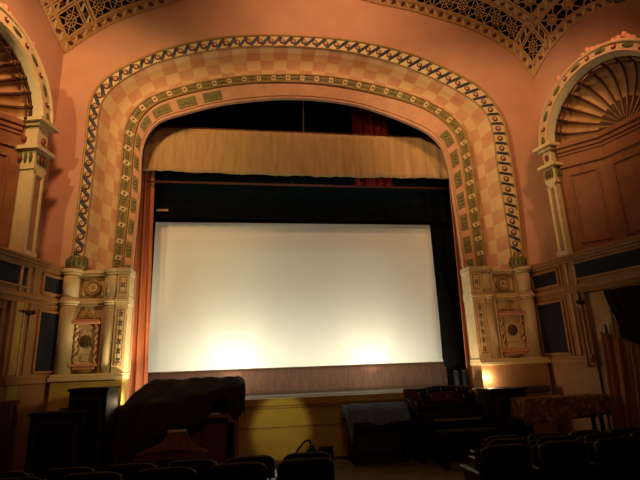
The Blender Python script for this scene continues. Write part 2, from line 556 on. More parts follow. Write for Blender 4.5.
FL = list(FTOP); FRr = list(reversed(FTOP))
fret(FL, SL, CL, 'ceiling', -1)
fret(FRr, SR, CR, 'ceiling', 1)

# back of stage house and side wings (dark)
b = MB()
b.add([V((-3.6, 15.2, 1.08)), V((7.0, 15.2, 1.08)), V((7.0, 15.2, 11)), V((-3.6, 15.2, 11))], [(0, 1, 2, 3)])
b.add([V((-3.6, 11.3, 1.08)), V((-3.6, 15.2, 1.08)), V((-3.6, 15.2, 11)), V((-3.6, 11.3, 11))], [(0, 1, 2, 3)])
b.add([V((7.0, 15.2, 1.08)), V((7.0, 11.3, 1.08)), V((7.0, 11.3, 11)), V((7.0, 15.2, 11))], [(0, 1, 2, 3)])
b.add([V((-3.6, 11.3, 11)), V((-3.6, 15.2, 11)), V((7, 15.2, 11)), V((7, 11.3, 11))], [(0, 1, 2, 3)])
struct(b.build('wall_back', pocket))

# ================================================================== PROSCENIUM ARCH
arch = thing('proscenium_arch', 'ornate painted proscenium arch framing the stage, with braid border and checkered cove', 'proscenium arch', (1.5, 11, 4.0))

# braid
b = MB()
back = [V((p.x, 11.02, p.z)) for p in BR_OUT]
backi = [V((p.x, 11.02, p.z)) for p in BR_IN]
lip = [V((p.x, YB, p.z)) for p in BR_OUT]
b.grid([back, lip, [p + V((0, 0, 0)) for p in BR_IN], backi], 0, smooth=False)
b.tube(BR_OUT, .035, 8, 1)
b.tube(BR_IN, .018, 6, 1)
mid = [(p + q) / 2 for p, q in zip(BR_OUT, BR_IN)]
LM = arcs(mid); LO = arcs(BR_OUT); LI = arcs(BR_IN)
tot = LM[-1]; nper = round(tot / .30)
yv = V((0, -1, 0))
for k in range(nper):
    s = (k + .2) * tot / nper
    fO = lambda q: sample(BR_OUT, LO, q / tot * LO[-1]); fI = lambda q: sample(BR_IN, LI, q / tot * LI[-1])
    i0 = fI(s - .09); o0 = fO(s + .09)
    a0 = i0.lerp(o0, .06); a1 = i0.lerp(o0, .94)
    wv = (a1 - a0).cross(yv).normalized() * .042
    M_ = [a0.lerp(a1, t) for t in (0, .25, .5, .75, 1)]
    bulge = [.015, .05, .06, .05, .015]
    rows = [[p - wv for p in M_], [p + yv * h for p, h in zip(M_, bulge)], [p + wv for p in M_]]
    b.grid(rows, 2, smooth=True); b.grid(list(reversed(rows)), 2, smooth=True)
    s2 = s + tot / nper * .5
    c = fI(s2).lerp(fO(s2), .46)
    t = (fO(s2) - fI(s2)).normalized(); u = t.cross(yv)
    fx = (t, u, yv) if t.cross(u).dot(yv) > 0 else (u, t, yv)
    b.lathe([(.078, -.01), (.078, .014), (.06, .02)], c, 14, 3, fx)
    b.lathe([(.045, .018), (.04, .028)], c, 12, 0, fx)
    b.lathe([(.018, .027), (.014, .034)], c, 8, 3, fx)
    c2 = fI(s2 - .06).lerp(fO(s2 - .06), .85)
    b.ball(c2 + yv * .01, .034, 4, 6, 4)
    c3 = fI(s2 + .07).lerp(fO(s2 + .07), .12)
    b.ball(c3 + yv * .01, .028, 4, 6, 4)
b.build('braid_moulding', [cream, gold, blue, red, bandgreen], arch)

# urn-like feet where the braid stands on the pedestals
# cove
rows = []; uvr = []
NK = 7
Lq = arcs([(p + q) / 2 for p, q in zip(BR_IN, GR_OUT)])
for j in range(NK):
    t = j / (NK - 1)
    dep = .24 * math.sin(t * PI)
    rows.append([V((p.x + (q.x - p.x) * t, p.y + (q.y - p.y) * t + dep, p.z + (q.z - p.z) * t)) for p, q in zip(BR_IN, GR_OUT)])
    uvr.append([(u, t * .999) for u in Lq])
b = MB(); b.grid(rows, 0, smooth=True, uvs=uvr)
b.build('checkered_cove', covemat, arch)

# green guilloche band with cream flower squares
b = MB()
b.grid([[p + V((0, .05, 0)) for p in GR_OUT], [p + V((0, -.03, 0)) for p in GR_OUT], [p + V((0, -.03, 0)) for p in GR_IN], GR_IN], 0, smooth=False)
b.tube([p + V((0, -.03, 0)) for p in GR_OUT], .028, 6, 1); b.tube([p + V((0, -.03, 0)) for p in GR_IN], .022, 6, 1)
LgO = arcs(GR_OUT); LgI = arcs(GR_IN)
k = round(LgO[-1] / .40)
for i in range(k):
    f_ = (i + .5) / k
    o = sample(GR_OUT, LgO, LgO[-1] * f_); q = sample(GR_IN, LgI, LgI[-1] * f_)
    c = (o + q) / 2 + yv * .03; t = (o - q).normalized(); u = t.cross(yv)
    h = .5 * (o - q).length * .72
    b.obox(c - t * h - u * .055 + yv * .02, t * 2 * h, u * .11, -yv * .03, 2)
    b.ball(c + yv * .025, .026, 3, 6, 4)
    for dd in (.13, .2, .27):
        f2 = f_ + dd / LgO[-1]
        c2 = (sample(GR_OUT, LgO, LgO[-1] * f2) + sample(GR_IN, LgI, LgI[-1] * f2)) / 2
        b.ball(c2 + yv * .03, (.04, .02, .035), 4, 6, 4)
b.build('green_flower_band', [bandgreen, gold, cream, red, bandgreen], arch)

# peach inner fillet with olive lozenge panels
b = MB()
m1 = [p.lerp(q, .55) for p, q in zip(GR_IN, OPEN)]
b.grid([GR_IN, OPEN, [p + V((0, .10, 0)) for p in OPEN]], 0, smooth=False)
b.tube([p + V((0, -.01, 0)) for p in OPEN], .025, 6, 1)
b.tube([p.lerp(q, .84) + V((0, -.01, 0)) for p, q in zip(GR_IN, OPEN)], .016, 6, 1)
LO_ = arcs(OPEN); LGI = arcs(GR_IN)
b.build('peach_fillet', [peach, peach], arch)
b = MB()
def loz(f_, ln):
    h = ln / 2 / LO_[-1]
    def pt(f2, t):
        return sample(GR_IN, LGI, LGI[-1] * f2).lerp(sample(OPEN, LO_, LO_[-1] * f2), t)
    r0 = [pt(f_ - h + 2 * h * i / 4, .22) for i in range(5)]; r1 = [pt(f_ - h + 2 * h * i / 4, .74) for i in range(5)]
    b.grid([r0, [p + yv * .015 for p in r0], [p + yv * .015 for p in r1], r1], 0, smooth=False)
    for i in (1, 2, 3):
        b.ball(pt(f_ - h + 2 * h * i / 4, .48) + yv * .02, (.05, .012, .04), 1, 8, 4)
tot2 = LO_[-1]
s = .25
while s < 6.0:
    loz(s / tot2, .34 if s < 4.2 else .46); s += .52 if s < 4.2 else .64
b.build('olive_panel_inlay', [lozgreen, bandgreen], arch)
b = MB()
s = .25
while s < 4.0:
    loz(1 - s / tot2, .40); s += .58
b.build('olive_panel_inlay', [lozgreen, bandgreen], arch)

# ================================================================== PEDESTALS
def pedestal(sg):
    side = 'left' if sg < 0 else 'right'
    X = (lambda t: -2.50 - t * 1.38) if sg < 0 else (lambda t: 5.43 + t * 1.70)
    lab = ('cream two-tier pedestal of columns carrying the left leg of the proscenium arch' if sg < 0
           else 'cream two-tier pedestal of columns carrying the right leg of the proscenium arch')
    r = thing('proscenium_pedestal', lab, 'pedestal', (X(.5), 10.9, 0), 'proscenium pedestals')
    def bx(mb, t0, t1, y0, y1, z0, z1, m=0):
        a, c = X(t0), X(t1); mb.box(min(a, c), max(a, c), y0, y1, z0, z1, m)
    # plinth
    m = MB(); bx(m, 0, 1.0, 10.62, 11.1, 0.0, 1.7)
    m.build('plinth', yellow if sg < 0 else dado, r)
    m = MB()
    for i, (z0, z1, o) in enumerate(((1.7, 1.78, .07), (1.78, 1.84, .035))):
        bx(m, -.02, 1.0 + o * .4, 10.62 - o, 11.1, z0, z1)
    m.build('base_moulding', cream, r, bevel=.015)
    # body
    m = MB()
    bx(m, 0, .18, 10.66, 11.1, 1.84, 3.95)
    bx(m, .18, 1.0, 10.98, 11.1, 1.84, 3.95)
    bx(m, .18, .40, 10.8, 11.1, 1.84, 3.95)
    bx(m, .80, 1.0, 10.8, 11.1, 1.84, 3.95)
    m.build('body', cream, r)
    # half-round columns
    for t, rad in ((.27, .155), (.90, .165)):
        for z0, z1 in ((1.84, 3.26), (3.42, 3.93)):
            m = MB()
            m.lathe([(rad, z0), (rad, z1)], (X(t), 10.83, 0), 28, 0)
            m.build('column', marble, r)
    # cornices between tiers
    for grp in (((3.26, 3.31, .02), (3.31, 3.37, .05), (3.37, 3.42, .015)), ((3.93, 3.98, .03), (3.98, 4.05, .06))):
        m = MB()
        for z0, z1, o in grp:
            bx(m, -.012, .19, 10.66 - o, 11.1, z0, z1)
            bx(m, .17, 1.0, 10.93 - o, 11.1, z0, z1)
            for t, rad in ((.27, .155), (.90, .165)):
                m.lathe([(rad + o, z0), (rad + o, z1)], (X(t), 10.83, 0), 28, 0)
        m.build('cornice', cream, r)
    # medallion panel
    x0, x1 = sorted((X(.42), X(.78)))
    m = MB()
    fw = .03
    m.box(x0, x1, 10.95, 10.985, 3.47, 3.47 + fw); m.box(x0, x1, 10.95, 10.985, 3.88 - fw, 3.88)
    m.box(x0, x0 + fw, 10.95, 10.985, 3.47, 3.88); m.box(x1 - fw, x1, 10.95, 10.985, 3.47, 3.88)
    m.build('panel_frame', gold, r)
    c = V((X(.6), 10.97, 3.67)); ax = (V((1, 0, 0)), V((0, 0, 1)), V((0, -1, 0)))
    m = MB()
    m.lathe([(.185, 0), (.185, .05), (.16, .075), (.13, .05), (.12, .02), (.06, .03), (.0, .05)], c, 28, 0, ax)
    for k in range(8):
        an = k * PI / 4
        m.ball(c + V((.075 * math.cos(an), -.03, .075 * math.sin(an))), (.03, .02, .03), 1, 8, 5)
    m.build('medallion', [gold, cream], r)
    # inner pier small floral panels
    for (z0, z1, flo) in ((3.5, 3.86, 1), (1.98, 3.14, 6)):
        xa, xb = sorted((X(.035), X(.145)))
        m = MB()
        m.box(xa, xb, 10.645, 10.67, z0, z1, 0)
        m.box(xa + .02, xb - .02, 10.64, 10.66, z0 + .02, z1 - .02, 1)
        w = (xb - xa)
        for q in range(flo):
            zc = z0 + (z1 - z0) * (q + .5) / flo; xc = (xa + xb) / 2
            for an in range(4):
                m.ball((xc + .04 * math.cos(an * PI / 2 + .7), 10.64, zc + .045 * math.sin(an * PI / 2 + .7)), (.018, .008, .024), 2 + (q % 2), 8, 4)
            m.ball((xc, 10.638, zc), (.022, .012, .022), 4, 8, 4)
            if flo > 1:
                m.tube([V((xc - .02, 10.64, zc - .09)), V((xc + .02, 10.64, zc)), V((xc - .02, 10.64, zc + .09))], .008, 5, 3)
        m.build('floral_panel', [gold, cream, blue, green, red], r)
    # foot of the braid
    m = MB()
    xb = (BR_OUT[0].x + BR_IN[0].x) / 2 if sg < 0 else (BR_OUT[-1].x + BR_IN[-1].x) / 2
    m.lathe([(.14, 4.05), (.21, 4.12), (.22, 4.22), (.17, 4.30), (.19, 4.34)], (xb, 10.86, 0), 18, 0)
    for k in range(7):
        an = PI + PI * (k + .5) / 7
        m.ball((xb + .2 * math.cos(an), 10.86 + .2 * math.sin(an), 4.2), (.045, .03, .1), 1, 8, 5)
    m.build('leaf_cup', [bandgreen, green], r)
    # lantern shrine hung in the recess: a thing of its own
    lx0, lx1 = sorted((X(.42), X(.79))); lc = (lx0 + lx1) / 2; W = lx1 - lx0
    sh = thing('wall_shrine', 'small pink and cream wall shrine with twisted columns on the %s proscenium pedestal' % side, 'wall ornament', (lc, 10.95, 1.85), 'wall shrines')
    m = MB(); m.box(lx0 + .02, lx1 - .02, 10.86, 10.98, 2.02, 2.86)
    m.build('back_board', cream, sh)
    m = MB()
    m.box(lx0 + .11, lx1 - .11, 10.845, 10.86, 2.22, 2.8, 0)
    poly = [(.0, .0), (W - .28, .0), (W - .28, .42), ((W - .28) * .75, .52), ((W - .28) / 2, .55), ((W - .28) * .25, .52), (0, .42)]
    m.prism(poly, (lx0 + .14, 10.845, 2.24), (1, 0, 0), (0, 0, 1), (0, -.02, 0), 0)
    m.build('arched_panel', cream, sh)
    m = MB()
    m.lathe([(.135, 0), (.135, .02)], (lc, 10.825, 2.5), 24, 0, ax)
    for k in range(-2, 3):
        hh = math.sqrt(.125 ** 2 - (k * .047) ** 2)
        m.box(lc + k * .047 - .008, lc + k * .047 + .008, 10.79, 10.81, 2.5 - hh, 2.5 + hh, 1)
    m.build('round_grille', [lozgreen, shelldark], sh)
    m = MB(); m.box(lx0 + .18, lx1 - .18, 10.82, 10.86, 2.09, 2.2)
    m.build('sill_block', cream, sh, bevel=.01)
    m = MB()
    m.box(lx0 - .02, lx1 + .02, 10.7, 10.98, 2.86, 2.92); m.box(lx0 + .02, lx1 - .02, 10.74, 10.98, 2.92, 2.96)
    m.build('top_shelf', pinkpaint, sh, bevel=.012)
    m = MB()
    m.ball((lc, 10.85, 3.06), (.07, .05, .08), 0, 10, 6)
    m.ball((lc, 10.84, 3.15), (.035, .035, .05), 0, 8, 6)
    for q in (-1, 1):
        m.ball((lc + q * .1, 10.86, 3.0), (.06, .04, .045), 0, 8, 5)
        m.ball((lc + q * .2, 10.87, 2.985), (.05, .035, .03), 0, 8, 5)
    m.build('crest', gold, sh)
    for q in (0, 1):
        xx = lx0 + .06 if q == 0 else lx1 - .06
        m = MB()
        st = [V((xx + .016 * math.cos(i * .9), 10.8 + .016 * math.sin(i * .9), 2.05 + .8 * i / 40)) for i in range(41)]
        m.tube(st, .03, 8, 0)
        st2 = [V((xx + .03 * math.cos(i * .55 + 1), 10.8 + .03 * math.sin(i * .55 + 1), 2.06 + .78 * i / 40)) for i in range(41)]
        m.tube(st2, .013, 5, 1)
        m.build('twisted_column', [tancream, wood], sh)
    m = MB()
    m.box(lx0 - .02, lx1 + .02, 10.7, 10.98, 1.98, 2.04); m.box(lx0 + .04, lx1 - .04, 10.76, 10.98, 1.92, 1.98)
    m.build('bottom_shelf', pinkpaint, sh, bevel=.012)
    m = MB(); m.ball((lc, 10.9, 1.92), (W * .36, .1, .08), 0, 12, 6)
    m.build('bracket', gold, sh)
pedestal(-1); pedestal(1)

# ================================================================== DADO
def poly_wall(mb, p0, p1, z0, z1, th, m=0, out=0.0, nrm=None):
    # slab from p0 to p1 (plan), front face pushed out towards nrm by out, thickness th backwards
    p0 = V((p0[0], p0[1], 0)); p1 = V((p1[0], p1[1], 0))
    mb.obox(p0 + nrm * out + V((0, 0, z0)), p1 - p0, -nrm * (th + out), V((0, 0, z1 - z0)), m)

def dado_side(sg):
    if sg < 0:
        A0, A1, Sd = (-3.885, 11.05), (-4.20, 9.98), LS
    else:
        A0, A1, Sd = (7.215, 11.05), (7.36, 9.86), RS
    a0 = V((A0[0], A0[1], 0)); a1 = V((A1[0], A1[1], 0))
    t = (a1 - a0).normalized(); nA = V((-t.y, t.x, 0))
    if nA.x * sg > 0: nA = -nA
    nB = -Sd.D
    sB = Sd.s_of_y(A1[1])
    # start of facet B on the plane
    b0 = V((A1[0], A1[1], 0)); b1 = b0 - Sd.S * 4.6
    name = 'wall_left_dado' if sg < 0 else 'wall_right_dado'
    m = MB()
    poly_wall(m, a0, a1, 0, 4.0, .5, 0, 0, nA)
    if sg < 0:
        poly_wall(m, b0, b1, 3.25, 4.0, .5, 0, 0, nB)
        poly_wall(m, b0, b0 - Sd.S * .45, 0, 3.25, .5, 0, 0, nB)
        poly_wall(m, b0 - Sd.S * 1.75, b1, 0, 3.25, .5, 0, 0, nB)
        poly_wall(m, b0 - Sd.S * .45, b0 - Sd.S * 1.75, 0, 3.25, .35, 0, -.15, nB)
    else:
        poly_wall(m, b0, b1, 3.25, 4.0, .5, 0, 0, nB)
        poly_wall(m, b0, b0 - Sd.S * .46, 0, 3.25, .5, 0, 0, nB)
        poly_wall(m, b0 - Sd.S * 2.6, b1, 0, 3.25, .5, 0, 0, nB)
        poly_wall(m, b0 - Sd.S * .46, b0 - Sd.S * 2.6, 0, 3.25, .25, 0, -.25, nB)
    wall = struct(m.build(name, dado))
    # mouldings
    m = MB()
    for z0, z1, o, mm in ((3.93, 3.99, .04, 0), (3.99, 4.05, .09, 0), (4.05, ZD + .02, .12, 0), (3.30, 3.36, .05, 0), (3.36, 3.40, .03, 0), (3.2, 3.24, .03, 0), (1.68, 1.78, .07, 0), (1.78, 1.84, .04, 0)):
        poly_wall(m, a0, a1 + t * (o * .25), z0, z1, .4, mm, o, nA)
        if z0 > 2:
            poly_wall(m, b0 + Sd.S * .02, b1, z0, z1, .4, mm, o, nB)
        else:
            poly_wall(m, b0 + Sd.S * .02, b0 - Sd.S * .42, z0, z1, .4, mm, o, nB)
    # corner pilaster strip
    for (z0, z1) in ((1.84, 3.2), (3.4, 3.93)):
        poly_wall(m, a1 - t * .06, a1 - t * .02, z0, z1, .2, 0, .045, nA)
        poly_wall(m, b0 - Sd.S * .10, b0 - Sd.S * .15, z0, z1, .2, 1, .045, nB)
        poly_wall(m, b0 - Sd.S * .30, b0 - Sd.S * .36, z0, z1, .2, 1, .045, nB)
    q = m.build('dado_moulding', [dado, dadolight], wall, bevel=.008)
    # blue panels
    LA = (a1 - a0).length
    def panel(p0, d, n_, s0, s1, z0, z1, lab):
        r = thing('framed_wall_cloth', lab, 'wall panel', p0 + d * (s0 + s1) / 2 + V((0, 0, z0)), 'dark blue dado panels')
        m = MB(); f = .05
        o = p0 + n_ * .002
        for (sa, sb, za, zb) in ((s0 - f, s1 + f, z1, z1 + f), (s0 - f, s1 + f, z0 - f, z0), (s0 - f, s0, z0, z1), (s1, s1 + f, z0, z1)):
            m.obox(o + d * sa + V((0, 0, za)), d * (sb - sa), n_ * .05, V((0, 0, zb - za)))
        m.build('frame', dado, r, bevel=.012)
        m = MB(); m.obox(o + d * s0 + V((0, 0, z0)), d * (s1 - s0), n_ * .012, V((0, 0, z1 - z0)))
        m.build('inset', bluepanel, r)
    w = 'left' if sg < 0 else 'right'
    e0, e1 = (.20, LA - .33) if sg < 0 else (.22, LA - .17)
    panel(a0, t, nA, e0, e1, 3.50, 3.82, 'small dark blue cloth panel set high beside the %s proscenium pedestal' % w)
    panel(a0, t, nA, e0, e1, 1.92, 3.08, 'tall dark blue panel under the small one beside the %s proscenium pedestal' % w)
    tb = -Sd.S
    if sg < 0:
        panel(b0, tb, nB, .17, 2.2, 3.52, 3.88, 'long dark blue panel above the left side door')
    else:
        panel(b0, tb, nB, .32, 2.9, 3.53, 3.86, 'long dark blue panel above the draped opening on the right')
    return wall, a0, a1, t, nA, b0, tb, nB
dl = dado_side(-1); dr = dado_side(1)

# left side door and details
wall, a0, a1, t, nA, b0, tb, nB = dl
m = MB()
m.obox(b0 + tb * .47 - nB * .13 + V((0, 0, 0)), tb * 1.26, nB * .05, V((0, 0, 3.2)))
door = struct(m.build('door_1', nichebrown))
m = MB()
for (s0, s1, z0, z1) in ((.47, .6, 0, 3.2), (1.6, 1.73, 0, 3.2), (.6, 1.6, 3.05, 3.2), (.6, 1.6, 1.6, 1.75), (.6, 1.6, 0, .25)):
    m.obox(b0 + tb * s0 - nB * .08 + V((0, 0, z0)), tb * (s1 - s0), nB * .03, V((0, 0, z1 - z0)))
m.build('rail', wood, door, bevel=.01)
def bracket(p, n_, side_v, lab, pole=True, ln=1.4):
    r = thing('curtain_bracket', lab, 'bracket', p)
    m = MB(); m.ball(p + n_ * .07, (.09, .09, .055), 0, 10, 6); m.tube([p, p + n_ * .16], .03, 8, 0); m.ball(p + n_ * .17, .045, 0, 8, 6)
    m.build('boss', metal, r)
    m = MB(); m.tube([p + n_ * .09, p + n_ * .09 + side_v * .2, p + n_ * .12 + side_v * .24], .025, 8, 0)
    m.build('hook', metal, r)
    return r
bracket(b0 + tb * .05 + V((0, 0, 3.02)), nB, tb, 'dark metal hook bracket beside the left side door')
m = MB(); p = b0 + tb * 1.05 + V((0, 0, 1.93)) - nB * .05
m.obox(p, tb * .16, nB * .03, V((0, 0, .26)), 0); m.obox(p + tb * .05 + nB * .03 + V((0, 0, .08)), tb * .06, nB * .03, V((0, 0, .1)), 1)
tag(m.build('door_plate', [ivory, metal]), 'small pale plate on the brown left side door', 'door plate')
# dark red wainscot and mustard jamb strip by the left door
m = MB()
m.obox(b0 + tb * .01 + nB * .005, tb * 2.6, nB * .06, V((0, 0, 1.36)), 0)
for s0 in (.04, .5, 1.0, 1.6):
    m.obox(b0 + tb * s0 + nB * .065 + V((0, 0, .12)), tb * .07, nB * .03, V((0, 0, 1.2)), 0)
m.obox(b0 + tb * .01 + nB * .005 + V((0, 0, 1.36)), tb * 2.6, nB * .09, V((0, 0, .05)), 0)
m.build('wainscot', redwood, wall, bevel=.008)
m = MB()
m.obox(b0 + tb * .03 + nB * .002 + V((0, 0, 1.42)), tb * .27, nB * .012, V((0, 0, .26)), 0)  # light falling on the brown base, put in as a yellow board
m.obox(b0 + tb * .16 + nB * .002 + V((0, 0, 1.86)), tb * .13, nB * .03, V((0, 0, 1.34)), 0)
m.build('lit_base_and_jamb_strip', yellow, wall)

# right doorway, drape and brackets
wall, a0, a1, t, nA, b0, tb, nB = dr
m = MB()
m.obox(b0 + tb * .50 - nB * .12, tb * .56, nB * .08, V((0, 0, 3.2)), 2)
m.obox(b0 + tb * .58 - nB * .04 + V((0, 0, 2.12)), tb * .40, nB * .02, V((0, 0, 1.04)), 0)
m.obox(b0 + tb * 1.08 - nB * .24, tb * 1.5, nB * .05, V((0, 0, 3.2)), 1)
door2 = struct(m.build('door_2', [dadolight, bluepanel, dado]))
m = MB()
for s0, s1 in ((.46, .52), (1.02, 1.08)):
    m.obox(b0 + tb * s0 - nB * .14, tb * (s1 - s0), nB * .1, V((0, 0, 3.22)))
m.obox(b0 + tb * .46 - nB * .14 + V((0, 0, 3.16)), tb * 2.1, nB * .1, V((0, 0, .08)))
m.build('door_frame', dado, door2, bevel=.01)
bracket(b0 + tb * .40 + V((0, 0, 2.98)), nB, V((0, 0, 1)), 'dark metal hook bracket left of the draped opening on the right')
bracket(b0 + tb * .86 - nB * .04 + V((0, 0, 2.2)), nB, V((0, 0, 1)), 'dark tieback hook beside the gathered drape on the right')
m = MB()
p = b0 + tb * .36 + nB * .13
m.tube([p + V((0, 0, 1.6)), p + V((0, 0, 2.8))], .03, 8, 0); m.ball(p + V((0, 0, 2.82)), .045, 0, 8, 6); m.lathe([(.08, 1.58), (.08, 1.62), (.03, 1.66)], p, 12, 0)
tag(m.build('wall_pole', nichebrown), 'slim brown vertical pole on the wall left of the right drape', 'pole')

def drape(name, top0, top1, bot0, bot1, z_top, z_bot, folds, amp, n_, material, lab, cat='curtain', sag=0.0, extra=None, sweep=0.0, nu=90, nv=16, solid=.012):
    m = MB(); rows = []
    for j in range(nv + 1):
        v = j / nv
        L = V(top0).lerp(V(bot0), v ** (1 + sweep)); R = V(top1).lerp(V(bot1), v ** (1 + sweep))
        row = []
        for i in range(nu + 1):
            u = i / nu
            p = L.lerp(R, u)
            zb = z_bot(u) if callable(z_bot) else z_bot
            zt = z_top(u) if callable(z_top) else z_top
            w = amp * (.6 + .4 * v) * math.sin(2 * PI * folds * u + .6 * math.sin(9 * u + 2 * v)) + amp * .3 * math.sin(2 * PI * folds * 2.3 * u + 1)
            p = V((p.x, p.y, zt + (zb - zt) * v)) + n_ * w
            row.append(p)
        rows.append(row)
    m.grid(rows, 0, smooth=True)
    return tag(m.build(name, material, solid=solid), lab, cat)

pR = b0 + tb * 1.02 + nB * .12
drape('door_drape', pR, pR + tb * .62, pR + tb * .46, pR + tb * 1.0, 3.14, 1.85, 7, .04, nB, darkbrowncloth, 'dark gathered drape hung across the opening on the right wall', sweep=.3)
drape('hanging_curtain', pR - tb * .10 + nB * .18, pR + tb * 1.3 + nB * .25, pR + nB * .38 - tb * .05, pR + tb * 1.4 + nB * .8, lambda u: 2.3 - .55 * u, .25, 5, .06, nB, browncloth, 'brown curtain tail hanging to the floor at the right edge beyond the cloth-covered table', sweep=.6)

# ================================================================== NICHES
def niche(Sd, zs, ri, ro, sg):
    side = 'left' if sg < 0 else 'right'
    P = Sd.p
    r = thing('shell_niche', 'tall arched wall niche with fluted shell hood on the %s side wall' % side, 'niche', P(0, 0, ZD), 'shell niches')
    q = -Sd.D
    zb = ZD + .02
    N = 40
    SO = .04 if sg < 0 else .05
    dmax = .55
    # solid surround: archivolt ring
    m = MB()
    ang = [PI * i / N for i in range(N + 1)]
    inn = [P(ri * math.cos(a), 0, zs + ri * math.sin(a)) for a in ang]
    out = [P(ro * math.cos(a), 0, zs + ro * math.sin(a)) for a in ang]
    outb = [p + Sd.D * dmax for p in out]; 
    mo = [a.lerp(c, .08) + q * .05 for a, c in zip(out, inn)]; mi = [a.lerp(c, .9) + q * .05 for a, c in zip(out, inn)]
    m.grid([outb, out, mo, mi, inn], 0, smooth=False)
    m.tube([a.lerp(c, .05) + q * .05 for a, c in zip(out, inn)], .045, 6, 0)
    m.build('archivolt', cream if sg < 0 else tancream, r)
    # intrados splay
    m = MB()
    in2 = [P((ri - SO) * math.cos(a), .16 if sg > 0 else .14, zs + (ri - SO) * math.sin(a)) for a in ang]
    m.grid([inn, [a.lerp(c, .5) + q * .02 for a, c in zip(inn, in2)], in2], 0, smooth=True)
    m.build('soffit', creamgreen, r)
    # painted ornaments on the archivolt
    m = MB(); rm = (ri + ro) / 2
    K = 15
    for k in range(K):
        a = PI * (k + .5) / K
        c = P(rm * math.cos(a), -.05, zs + rm * math.sin(a))
        rad = (Sd.S * math.cos(a) + V((0, 0, math.sin(a)))); tn = (-Sd.S * math.sin(a) + V((0, 0, math.cos(a))))
        if k % 2 == 0:
            m.ball(c, (.055, .15, .03), 0, 8, 5, (rad, tn, q))
        else:
            m.ball(c, (.06, .06, .04), 1, 10, 5, (rad, tn, q)); m.ball(c + q * .03, .025, 2, 6, 4)
    m.build('leaf_and_rosette_trim', [green, red, cream], r)
    # crest knobs on the outside of the arch
    for a0 in (1.07, 1.57, 2.07):
        m = MB()
        for da, e in ((-.07, 0), (0, .06), (.07, 0), (-.14, -.03), (.14, -.03)):
            a = a0 + da; rr = ro + .05 + e
            m.ball(P(rr * math.cos(a), .02, zs + rr * math.sin(a)), (.075, .075, .085), 0, 8, 5)
        m.build('crest', pinkpaint, r)
    # fluted shell hood
    rs = ri - SO; D0, D1 = (.14, .90) if sg < 0 else (.16, .80)
    m = MB(); NF = 13; sub = 8; NT = 14
    rows = []
    for j in range(NT + 1):
        ph = (PI / 2) * (.04 + .96 * j / NT)
        row = []
        for i in range(NF * sub + 1):
            a = PI * i / (NF * sub)
            fl = abs(math.sin(PI * i / sub))
            depth = .09 * (1 - fl) * math.sin(ph) ** 1.2
            k = math.sin(ph) * (1 - .0 * fl)
            row.append(P(rs * math.cos(a) * k * (1 - depth * .5), D0 + (D1 - D0) * math.cos(ph) + .09 * fl * math.sin(ph) - depth * .15, zs + rs * math.sin(a) * k * (1 - depth * .5)))
        rows.append(row)
    n_ = NF * sub + 1
    base = len(m.v)
    vs = [p for c in rows for p in c]
    for j in range(NT):
        for mm in (0, 1):
            fs = []
            for i in range(NF * sub):
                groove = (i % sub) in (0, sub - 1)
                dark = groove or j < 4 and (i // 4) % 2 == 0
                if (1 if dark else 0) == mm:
                    fs.append((j * n_ + i, (j + 1) * n_ + i, (j + 1) * n_ + i + 1, j * n_ + i + 1))
            used = sorted({k for f in fs for k in f}); mp = {k: x for x, k in enumerate(used)}
            if fs:
                m.add([vs[k] for k in used], [tuple(mp[k] for k in f) for f in fs], mm, True)
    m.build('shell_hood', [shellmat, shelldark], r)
    m = MB()
    for k in range(NF + 1):
        a = PI * k / NF
        for rr, sz in ((rs - .02, .05), (rs - .12, .035)):
            m.ball(P(rr * math.cos(a), D0 + .02 + (rs - rr) * .3, zs + .02 + rr * math.sin(a)), sz, 0, 8, 5)
    m.tube([P((rs - .02) * math.cos(PI * k / 40), D0 + .03, zs + .02 + (rs - .02) * math.sin(PI * k / 40)) for k in range(41)], .022, 6, 0)
    m.tube([P((rs - .12) * math.cos(PI * k / 40), D0 + .05, zs + .02 + (rs - .12) * math.sin(PI * k / 40)) for k in range(41)], .014, 6, 0)
    m.build('bead_trim', shelldark, r)
    m = MB(); m.ball(P(0, D1 - .05, zs + .05), (.14, .1, .14), 0, 10, 6)
    m.build('shell_boss', shelldark, r)
    # interior panelled walls below
    e_ = .17 if sg < 0 else 0.0
    pts = [(rs, .10 + e_), (rs, .17 + e_), (.55, .62 + e_), (-.55, .62 + e_), (-rs, .17 + e_), (-rs, .10 + e_)]
    m = MB()
    for (s0, d0), (s1, d1) in zip(pts[:-1], pts[1:]):
        p0 = P(s0, d0, 0); p1 = P(s1, d1, 0)
        m.add([p0 + V((0, 0, zb)), p1 + V((0, 0, zb)), p1 + V((0, 0, zs)), p0 + V((0, 0, zs))], [(0, 1, 2, 3)], 0)
    m.build('inner_wall', nichebrown, r)
    m = MB()
    for (s0, d0), (s1, d1) in zip(pts[:-1], pts[1:]):
        p0 = P(s0, d0, 0); p1 = P(s1, d1, 0); dv = (p1 - p0)
        if dv.length < .3: continue
        dn = dv.normalized(); nn = V((-dn.y, dn.x, 0))
        if nn.dot(q) < 0: nn = -nn
        for z0, z1, o in ((zs - .12, zs, .12), (zs - .22, zs - .12, .07), (zs - .62, zs - .56, .05), (zs - .3, zs - .22, .03)):
            m.obox(p0 + V((0, 0, z0)), dv, nn * o, V((0, 0, z1 - z0)))
        L = dv.length; f = .05; za, zc = zb + .25, zs - .85
        e = .16
        for (sa, sb, z0, z1) in ((e, L - e, zc, zc + f), (e, L - e, za, za + f), (e, e + f, za, zc), (L - e - f, L - e, za, zc)):
            m.obox(p0 + dn * sa + V((0, 0, z0)), dn * (sb - sa), nn * .04, V((0, 0, z1 - z0)))
    m.build('panel_moulding', nichebrown, r, bevel=.01)
